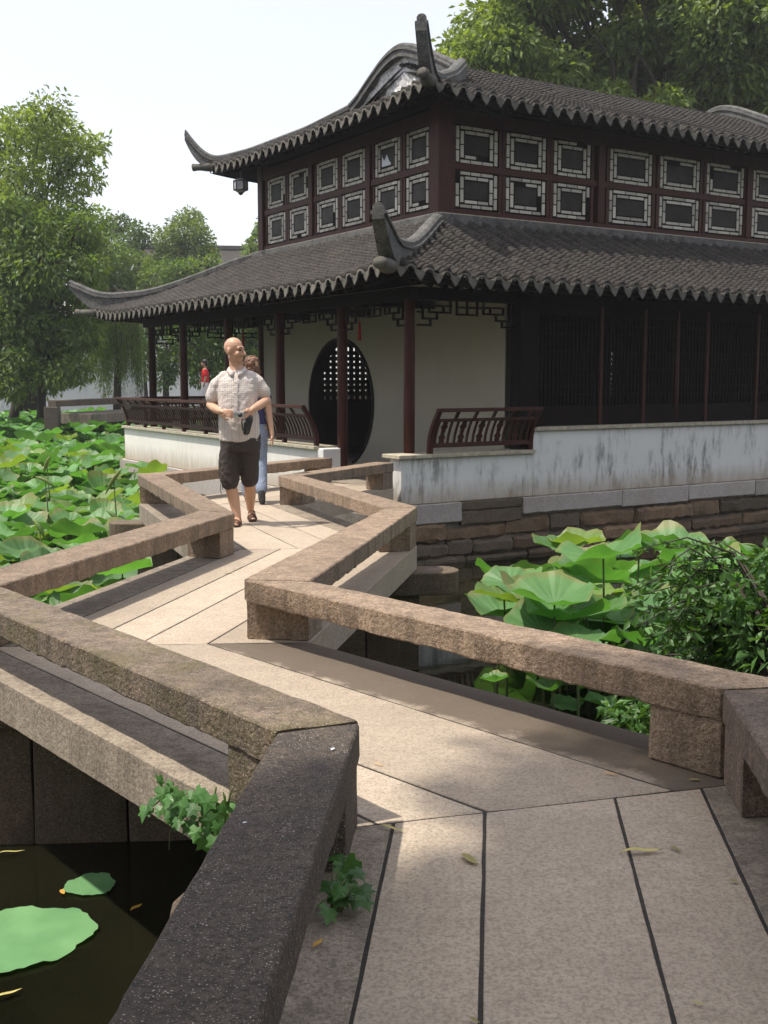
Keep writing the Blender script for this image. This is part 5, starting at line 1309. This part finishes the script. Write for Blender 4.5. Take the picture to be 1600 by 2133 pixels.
def head(mb, c, yaw, s=1.0, pitch=0):
    rot = Matrix.Rotation(yaw,3,'Z') @ Matrix.Rotation(pitch,3,'X'); C_ = Vector(c)
    def T(p): return rot@(Vector(p)*s)+C_
    q = MB(); ell(q, (0,.010,.018), (.078,.098,.094)); ell(q, (0,-.020,-.045), (.063,.074,.080)); ell(q, (0,-.066,-.104), (.032,.028,.022)); ell(q, (0,.0,-.07), (.06,.06,.05))
    limb(q, [(0,-.092,.004),(0,-.108,-.022),(0,-.121,-.046)], [.009,.012,.016], 8); ell(q, (0,-.100,-.050), (.020,.016,.011))
    limb(q, [(-.045,-.078,.010),(0,-.092,.014),(.045,-.078,.010)], [.012,.013,.012], 8)
    for sx in (-1,1): ell(q, (sx*.080,.012,-.022), (.011,.022,.034)); ell(q, (sx*.042,-.066,-.045), (.024,.022,.026))
    limb(q, [(-.020,-.087,-.081),(0,-.096,-.076),(.020,-.087,-.081)], [.007,.009,.007], 8); limb(q, [(-.016,-.087,-.086),(0,-.093,-.087),(.016,-.087,-.086)], [.007,.009,.007], 8)
    mb.add([T(p) for p in q.v], q.f); return T
def face_bits(T, par, brow='hair_d', beard=None, s=1.0):
    for sx in (-1,1):
        q = MB(); ell(q, (0,0,0), (.0105*s,.007*s,.005*s), n=10, m=6); V = [T((sx*.031,-.0865,-.010))+v for v in map(Vector, q.v)]; MB().add(V, q.f).build('eye', M['eye'], par, True)
        q = MB(); limb(q, [T((sx*.014,-.101,.016)), T((sx*.034,-.095,.021)), T((sx*.052,-.080,.014))], [.003,.0035,.0025], 6); q.build('eyebrow', M[brow], par, True)
    if beard:
        q = MB(); limb(q, [T((-.028,-.080,-.074)), T((0,-.100,-.064)), T((.028,-.080,-.074))], [.005,.006,.005], 8); q.build('moustache', M[beard], par, True)
        q = MB(); limb(q, [T((-.012,-.086,-.114)), T((0,-.092,-.106)), T((.012,-.086,-.114))], [.006,.008,.006], 8); q.build('goatee', M[beard], par, True)
def hand(mb, wrist, tip, palm_n, curl=.5, s=1.0, thumb_side=1):
    """five bent fingers on a palm; wrist->tip direction, palm_n faces the thing held"""
    w, t = Vector(wrist), Vector(tip); d = (t-w).normalized(); n = (Vector(palm_n)-d*Vector(palm_n).dot(d)).normalized(); x = d.cross(n)*thumb_side
    ell_q = MB(); ell(ell_q, (0,0,0), (.040*s,.046*s,.016*s)); Rm = Matrix((x, d, n)).transposed(); mb.add([Rm@Vector(p)+w+d*.05*s for p in ell_q.v], ell_q.f)
    limb(mb, [w-d*.02, w+d*.03*s], [.024*s,.026*s], 10, .75)
    for i, (off, L) in enumerate(((-.030,.062),(-.010,.074),(.011,.078),(.030,.070))):
        b = w+d*.085*s+x*off*s; m1 = b+d*L*.45*s+n*L*.22*s*curl; m2 = m1+d*L*.30*s*(1-curl*.6)+n*L*.35*s*curl; e = m2+d*L*.22*s*(1-curl)+n*L*.28*s*curl
        limb(mb, [b, m1, m2, e], [.0095*s,.009*s,.0082*s,.007*s], 8)
    b = w+d*.03*s+x*.034*s; limb(mb, [b, b+d*.03*s+x*.026*s+n*.012, b+d*.062*s+x*.024*s+n*.028], [.013*s,.0105*s,.0085*s], 8)
def wrinkle(amp, f, seed=0): return lambda co: amp*noise.noise(Vector((co.x*f+seed, co.y*f, co.z*f*.6)))+amp*.5*noise.noise(co*f*2.3)

# --- man on the bridge
man = tag(empty('person', (-1.375,10.62,0)), 'bald man in checked short-sleeved shirt and dark shorts walking toward the viewer with a camera', 'person')
b = MB(); HC = (-.056,-.008,1.692)
T = head(b, HC, R(66), .99, R(2))
limb(b, [(-.05,.02,1.62),(-.042,.028,1.53),(-.035,.02,1.45)], [.066,.067,.08])
tor(b, [(-.01,.01,.80,.15,.11),(-.02,0,.95,.165,.12),(-.03,0,1.15,.165,.11),(-.03,.01,1.35,.17,.10),(-.035,.02,1.45,.09,.07)])
limb(b, [(-.19,.02,1.385),(-.262,.03,1.27),(-.295,.02,1.155),(-.23,-.11,1.125),(-.165,-.215,1.105)], [.045,.046,.046,.042,.030])
hand(b, (-.165,-.215,1.105), (-.04,-.30,1.08), (.35,.55,-.1), .55, 1.0, -1)
limb(b, [(.125,.02,1.395),(.20,.03,1.30),(.245,.02,1.205),(.19,-.11,1.16),(.135,-.215,1.125)], [.045,.046,.046,.042,.030])
hand(b, (.135,-.215,1.125), (.055,-.30,1.07), (-.35,.55,-.1), .6, 1.0, 1)
limb(b, [(-.10,.0,.82),(-.115,-.03,.47),(-.115,-.02,.40),(-.085,.0,.25),(-.045,-.04,.085)], [.10,.066,.060,.058,.036])
limb(b, [(-.045,-.02,.05),(-.05,-.10,.035),(-.052,-.17,.022)], [.038,.036,.026], 12, 1.0)
limb(b, [(.07,.0,.82),(.06,.06,.47),(.06,.09,.40),(.05,.20,.26),(.035,.33,.115)], [.10,.066,.060,.056,.036])
limb(b, [(.04,.35,.065),(.062,.27,.035),(.075,.205,.022)], [.036,.036,.026])
for k in range(4): ell(b, (-.075+k*.016,-.195+.006*k,.018), (.009,.016,.010)); ell(b, (.052+k*.016,.182+.004*k,.018), (.009,.016,.010))
body = remesh('body', b, 'skin', man, .0065, 2); face_bits(T, body, 'hair_d', 'stubble')
s_ = MB()
tor(s_, [(-.018,.0,.815,.195,.150),(-.02,-.005,.90,.197,.158),(-.02,-.012,1.0,.195,.162),(-.026,-.01,1.15,.190,.148),(-.03,.0,1.30,.200,.135),(-.034,.01,1.40,.195,.115),(-.036,.02,1.45,.125,.09),(-.036,.02,1.485,.075,.072)])
limb(s_, [(-.15,.02,1.42),(-.235,.025,1.35),(-.285,.03,1.225)], [.068,.067,.064], 14); limb(s_, [(.08,.02,1.43),(.17,.025,1.37),(.222,.03,1.275)], [.068,.067,.064], 14)
shirt = remesh('shirt', s_, 'plaid', man, .009, 4, wrinkle(.009, 11))
rings = []
for k in range(17):
    an = R(-90)+R(14)+(R(360)-R(28))*k/16; ca, sa = math.cos(an), math.sin(an); fr_ = max(0,-sa)
    top = Vector((-.036+.068*ca, .018+.066*sa-.012*fr_, 1.528-.045*fr_)); low = Vector((-.036+.094*ca, .016+.094*sa-.022*fr_, 1.490-.075*fr_**2))
    rings.append([top, top+Vector((ca*.006,sa*.006,.004)), low+Vector((ca*.008,sa*.008,.004)), low])
cb_ = MB(); cb_.loft(rings); cb_.build('collar', M['plaid'], shirt, True)
cb_ = MB(); cb_.box((-.045,-.182,.82),(-.012,-.150,1.40)); pl = MB()
rings = [[(-.047,yy+.006,z),(-.047,yy-.006,z),(-.012,yy-.007,z),(-.012,yy+.006,z)] for z, yy in ((.83,-.152),(.95,-.162),(1.05,-.168),(1.15,-.156),(1.3,-.134),(1.385,-.112))]
pl.loft(rings).build('placket', M['plaid'], shirt)
for z, yy in ((.93,-.174),(1.05,-.182),(1.16,-.169),(1.28,-.149),(1.38,-.124)): q = MB(); ell(q, (-.03,yy,z), (.006,.003,.006), n=8, m=5); q.build('button', M['whitecloth'], shirt, True)
h_ = MB()
tor(h_, [(-.015,.0,.72,.19,.14),(-.015,.0,.80,.20,.145),(-.015,0,.88,.195,.14)])
limb(h_, [(-.10,.0,.80),(-.118,-.02,.60),(-.118,-.03,.43)], [.108,.102,.094], 16); limb(h_, [(.07,.0,.80),(.065,.04,.60),(.060,.08,.44)], [.108,.100,.090], 16)
sh_ = remesh('shorts', h_, 'shorts', man, .009, 3, wrinkle(.012, 12, 4))
for x, z in ((-.208,.56),): MB().box((x-.012,-.06,z-.09),(x+.016,.06,z+.08)).build('cargo_pocket', M['shorts'], sh_, False, .01)
q = MB(); limb(q, [(-.20,-.06,.40),(-.205,-.07,.34),(-.19,-.07,.31)], [.004,.003,.003], 6); limb(q, [(-.185,-.07,.40),(-.18,-.08,.35)], [.003,.003], 6); q.build('drawstring', M['sole'], sh_)
for (hx,hy,tx_,ty_,nm) in ((-.045,.0,-.052,-.21,0),(.04,.375,.076,.165,1)):
    d = Vector((tx_-hx,ty_-hy,0)); n_ = Vector((-d.y,d.x,0)).normalized(); L = [Vector((hx,hy,0))+d*t+n_*w for t, w in ((-.05,.03),(.3,.036),(.75,.046),(1.02,.036),(1.06,.0),(1.02,-.036),(.75,-.046),(.3,-.036),(-.05,-.03),(-.12,0))]
    zt = .0 if nm == 0 else .012
    sd = MB().prism([(p.x,p.y) for p in L], zt+.001, zt+.020).build('sandal', M['sole'], man, False, .004)
    for t, w, h in ((.62,.046,.062),(.80,.045,.045),(.22,.040,.10)):
        c = Vector((hx,hy,zt))+d*t; MB().tube([c+n_*(-w)+Vector((0,0,.012)), c+n_*(-w*.7)+Vector((0,0,h*.75)), c+Vector((0,0,h+.008)), c+n_*w*.7+Vector((0,0,h*.75)), c+n_*w+Vector((0,0,.012))], .013, 8, True, .5).build('strap', M['leather'], sd, True)
q = MB(); 
for k in range(13):
    a = 2*math.pi*k/12
MB().tube([Vector((-.178,-.19,1.108))+Vector((.018*math.cos(a)*.6,-.03*math.cos(a)*.3,.034*math.sin(a))) for a in np.linspace(0,6.28,14)], .005, 6, False).build('bracelet', M['silver'], man, True)
cm = tag(empty('compact_camera', Vector((-1.375,10.62,0))+Vector((.02,-.325,1.075)), R(8)), 'small silver camera held in both hands of the bald man', 'camera')
MB().box((-.052,-.014,-.03),(.052,.014,.032)).build('camera_body', M['silver'], cm, False, .008); MB().tube([(.012,-.014,0),(.012,-.036,0)], [.021,.019], 14).build('lens', M['blackpl'], cm, True)
MB().box((-.04,-.006,.032),(-.02,.006,.038)).build('shutter_button', M['silver'], cm)
cp_ = tag(empty('camera_case', Vector((-1.375,10.62,0))+Vector((.088,-.24,.985))), 'black camera case dangling on its strap from the bald man\'s hand', 'camera case')
q = MB(); rings = [[(w*math.cos(2*math.pi*k/12)+x, dd*math.sin(2*math.pi*k/12), z) for k in range(12)] for x, z, w, dd in ((-.012,-.10,.018,.015),(-.01,-.085,.03,.024),(0,-.02,.038,.03),(.01,.03,.042,.032),(.02,.07,.036,.028),(.02,.085,.02,.015))]
q.loft(rings).build('pouch', M['blackpl'], cp_, True); MB().tube([(.0,0,.08),(.01,-.03,.12),(-.03,-.05,.10),(-.05,-.03,.02),(-.04,-.02,-.06)], .006, 6).build('strap', M['blackpl'], cp_, True)
q = MB(); ell(q, (-.032,-.03,.03), (.018,.012,.014)); q.build('buckle', M['silver'], cp_, True)

# --- woman walking away behind him
wp = PX(527,1046,12.55); wo_ = Vector((wp.x,12.55,0))
wom = tag(empty('person', wo_), 'woman with auburn hair, navy top and jeans walking away behind the bald man', 'person')
b = MB(); T2 = head(b, (.015,-.02,1.555), R(200), .92); limb(b, [(.01,0,1.48),(.0,.01,1.40),(0,.01,1.33)], [.048,.047,.06])
tor(b, [(0,0,.85,.14,.10),(0,0,1.05,.12,.09),(0,0,1.28,.14,.09),(0,.01,1.36,.09,.07)])
limb(b, [(.15,.0,1.30),(.19,.01,1.08),(.215,-.02,.90),(.235,-.05,.78)], [.045,.040,.033,.025]); hand(b, (.235,-.05,.78), (.245,-.06,.60), (-.8,0,0), .35, .92, -1)
limb(b, [(-.15,.0,1.30),(-.19,.02,1.08),(-.20,-.05,.88),(-.17,-.12,.80)], [.045,.040,.033,.025]); hand(b, (-.17,-.12,.80), (-.14,-.2,.66), (.8,0,0), .35, .92, 1)
limb(b, [(.08,0,.85),(.09,.0,.48),(.12,-.18,.16)], [.09,.06,.04]); limb(b, [(-.08,0,.85),(-.07,.05,.46),(-.06,.05,.09)], [.09,.06,.04])
bw = remesh('body', b, 'skin', wom, .008, 2)
s_ = MB(); tor(s_, [(0,0,.90,.165,.125),(0,0,1.0,.145,.112),(0,0,1.10,.142,.11),(0,0,1.27,.158,.108),(0,.01,1.36,.12,.08)]); limb(s_, [(.12,0,1.32),(.168,.0,1.24),(.18,.0,1.18)], [.055,.056,.052]); limb(s_, [(-.12,0,1.32),(-.168,.0,1.24),(-.18,.0,1.18)], [.055,.056,.052])
remesh('top', s_, 'navy', wom, .009, 3, wrinkle(.006, 14))
s_ = MB(); tor(s_, [(0,0,.78,.165,.13),(0,0,.86,.165,.13),(0,0,.94,.15,.118)]); limb(s_, [(.085,0,.80),(.098,-.02,.48),(.115,-.14,.27),(.125,-.22,.17)], [.10,.075,.066,.068]); limb(s_, [(-.08,0,.80),(-.075,.05,.46),(-.06,.06,.10)], [.10,.075,.072])
remesh('jeans', s_, 'denim', wom, .009, 3, wrinkle(.007, 16))
q = MB(); limb(q, [(.128,-.25,.15),(.13,-.235,.075),(.13,-.20,.02)], [.040,.042,.034]); q.build('shoe', M['shoe'], wom, True)
q = MB(); limb(q, [(-.06,.02,.045),(-.06,.13,.035),(-.06,.19,.03)], [.04,.042,.034]); q.build('shoe', M['shoe'], wom, True)
q = MB(); ell(q, (.012,-.02,1.58), (.088,.10,.092)); ell(q, (.02,-.045,1.49), (.08,.08,.10)); ell(q, (.055,-.045,1.42), (.05,.05,.09)); ell(q, (.075,-.02,1.50), (.04,.05,.06)); ell(q, (-.04,-.05,1.44), (.05,.045,.09))
hq = remesh('hair', q, 'hair_r', wom, .009, 2, wrinkle(.018, 24))

# --- woman in red on the far footbridge
rp = PX(428,850,36.9); rw = tag(empty('person', (rp.x,36.9,.41)), 'dark-haired woman in red top and white trousers crossing the far footbridge', 'person')
b = MB(); T3 = head(b, (-.01,0,1.50), R(-88), .92); limb(b, [(0,.0,1.42),(.01,0,1.34),(.01,0,1.28)], [.047,.046,.06]); tor(b, [(0,0,.80,.10,.14),(.01,0,1.0,.09,.12),(.01,0,1.22,.09,.13),(.01,0,1.3,.07,.09)])
limb(b, [(.02,-.15,1.24),(.06,-.18,1.02),(.0,-.18,.82)], [.042,.036,.026]); hand(b, (.0,-.18,.82), (-.03,-.18,.66), (-.5,.5,0), .4, .9)
limb(b, [(.02,.15,1.24),(.0,.18,1.02),(-.12,.18,.88)], [.042,.036,.026]); hand(b, (-.12,.18,.88), (-.24,.17,.82), (0,-.5,-.5), .4, .9)
limb(b, [(0,-.07,.8),(-.06,-.08,.45),(-.14,-.08,.07)], [.08,.055,.036]); limb(b, [(0,.07,.8),(.06,.08,.45),(.2,.08,.10)], [.08,.055,.036]); br = remesh('body', b, 'skin_b', rw, .010, 2)
s_ = MB(); tor(s_, [(.01,0,.86,.125,.165),(.01,0,1.0,.118,.148),(.01,0,1.2,.118,.158),(.01,0,1.29,.09,.11)]); limb(s_, [(.02,-.13,1.25),(.05,-.175,1.1)], [.055,.055]); limb(s_, [(.02,.13,1.25),(.01,.175,1.1)], [.055,.055]); remesh('top', s_, 'redshirt', rw, .012, 3, wrinkle(.006, 14))
s_ = MB(); tor(s_, [(0,0,.76,.125,.16),(0,0,.86,.12,.155)]); limb(s_, [(0,-.07,.78),(-.06,-.08,.45),(-.13,-.08,.10)], [.095,.08,.075]); limb(s_, [(0,.07,.78),(.06,.08,.45),(.19,.08,.13)], [.095,.08,.075]); remesh('trousers', s_, 'whitecloth', rw, .012, 3, wrinkle(.006, 12))
for sx, sy, sz in ((-.16,-.08,.03),(.2,.08,.05)): q = MB(); limb(q, [(sx+.05,sy,sz),(sx-.08,sy,sz-.005)], [.038,.03]); q.build('shoe', M['shoe'], rw, True)
q = MB(); ell(q, (.015,0,1.54), (.105,.09,.09)); ell(q, (.06,0,1.47), (.06,.075,.08)); remesh('hair', q, 'hair_d', rw, .012, 2)

bpy.data.scenes.remove(SC2)
# ================================================================== hazy summer air
hz = MB().box((-70,-8,-3.2), (45,90,19.5)).build('haze', None); kind(hz, 'stuff'); hz['label'] = 'thin bright summer haze in the garden air'; hz['category'] = 'haze'
hm = bpy.data.materials.new('haze'); hm.use_nodes = True; nt = hm.node_tree; nt.nodes.clear(); o_ = nt.nodes.new('ShaderNodeOutputMaterial'); pv = nt.nodes.new('ShaderNodeVolumePrincipled')
pv.inputs['Color'].default_value = (.93,.95,.97,1); pv.inputs['Density'].default_value = .0009; pv.inputs['Anisotropy'].default_value = .25
nt.links.new(pv.outputs[0], o_.inputs['Volume']); hz.data.materials.append(hm)
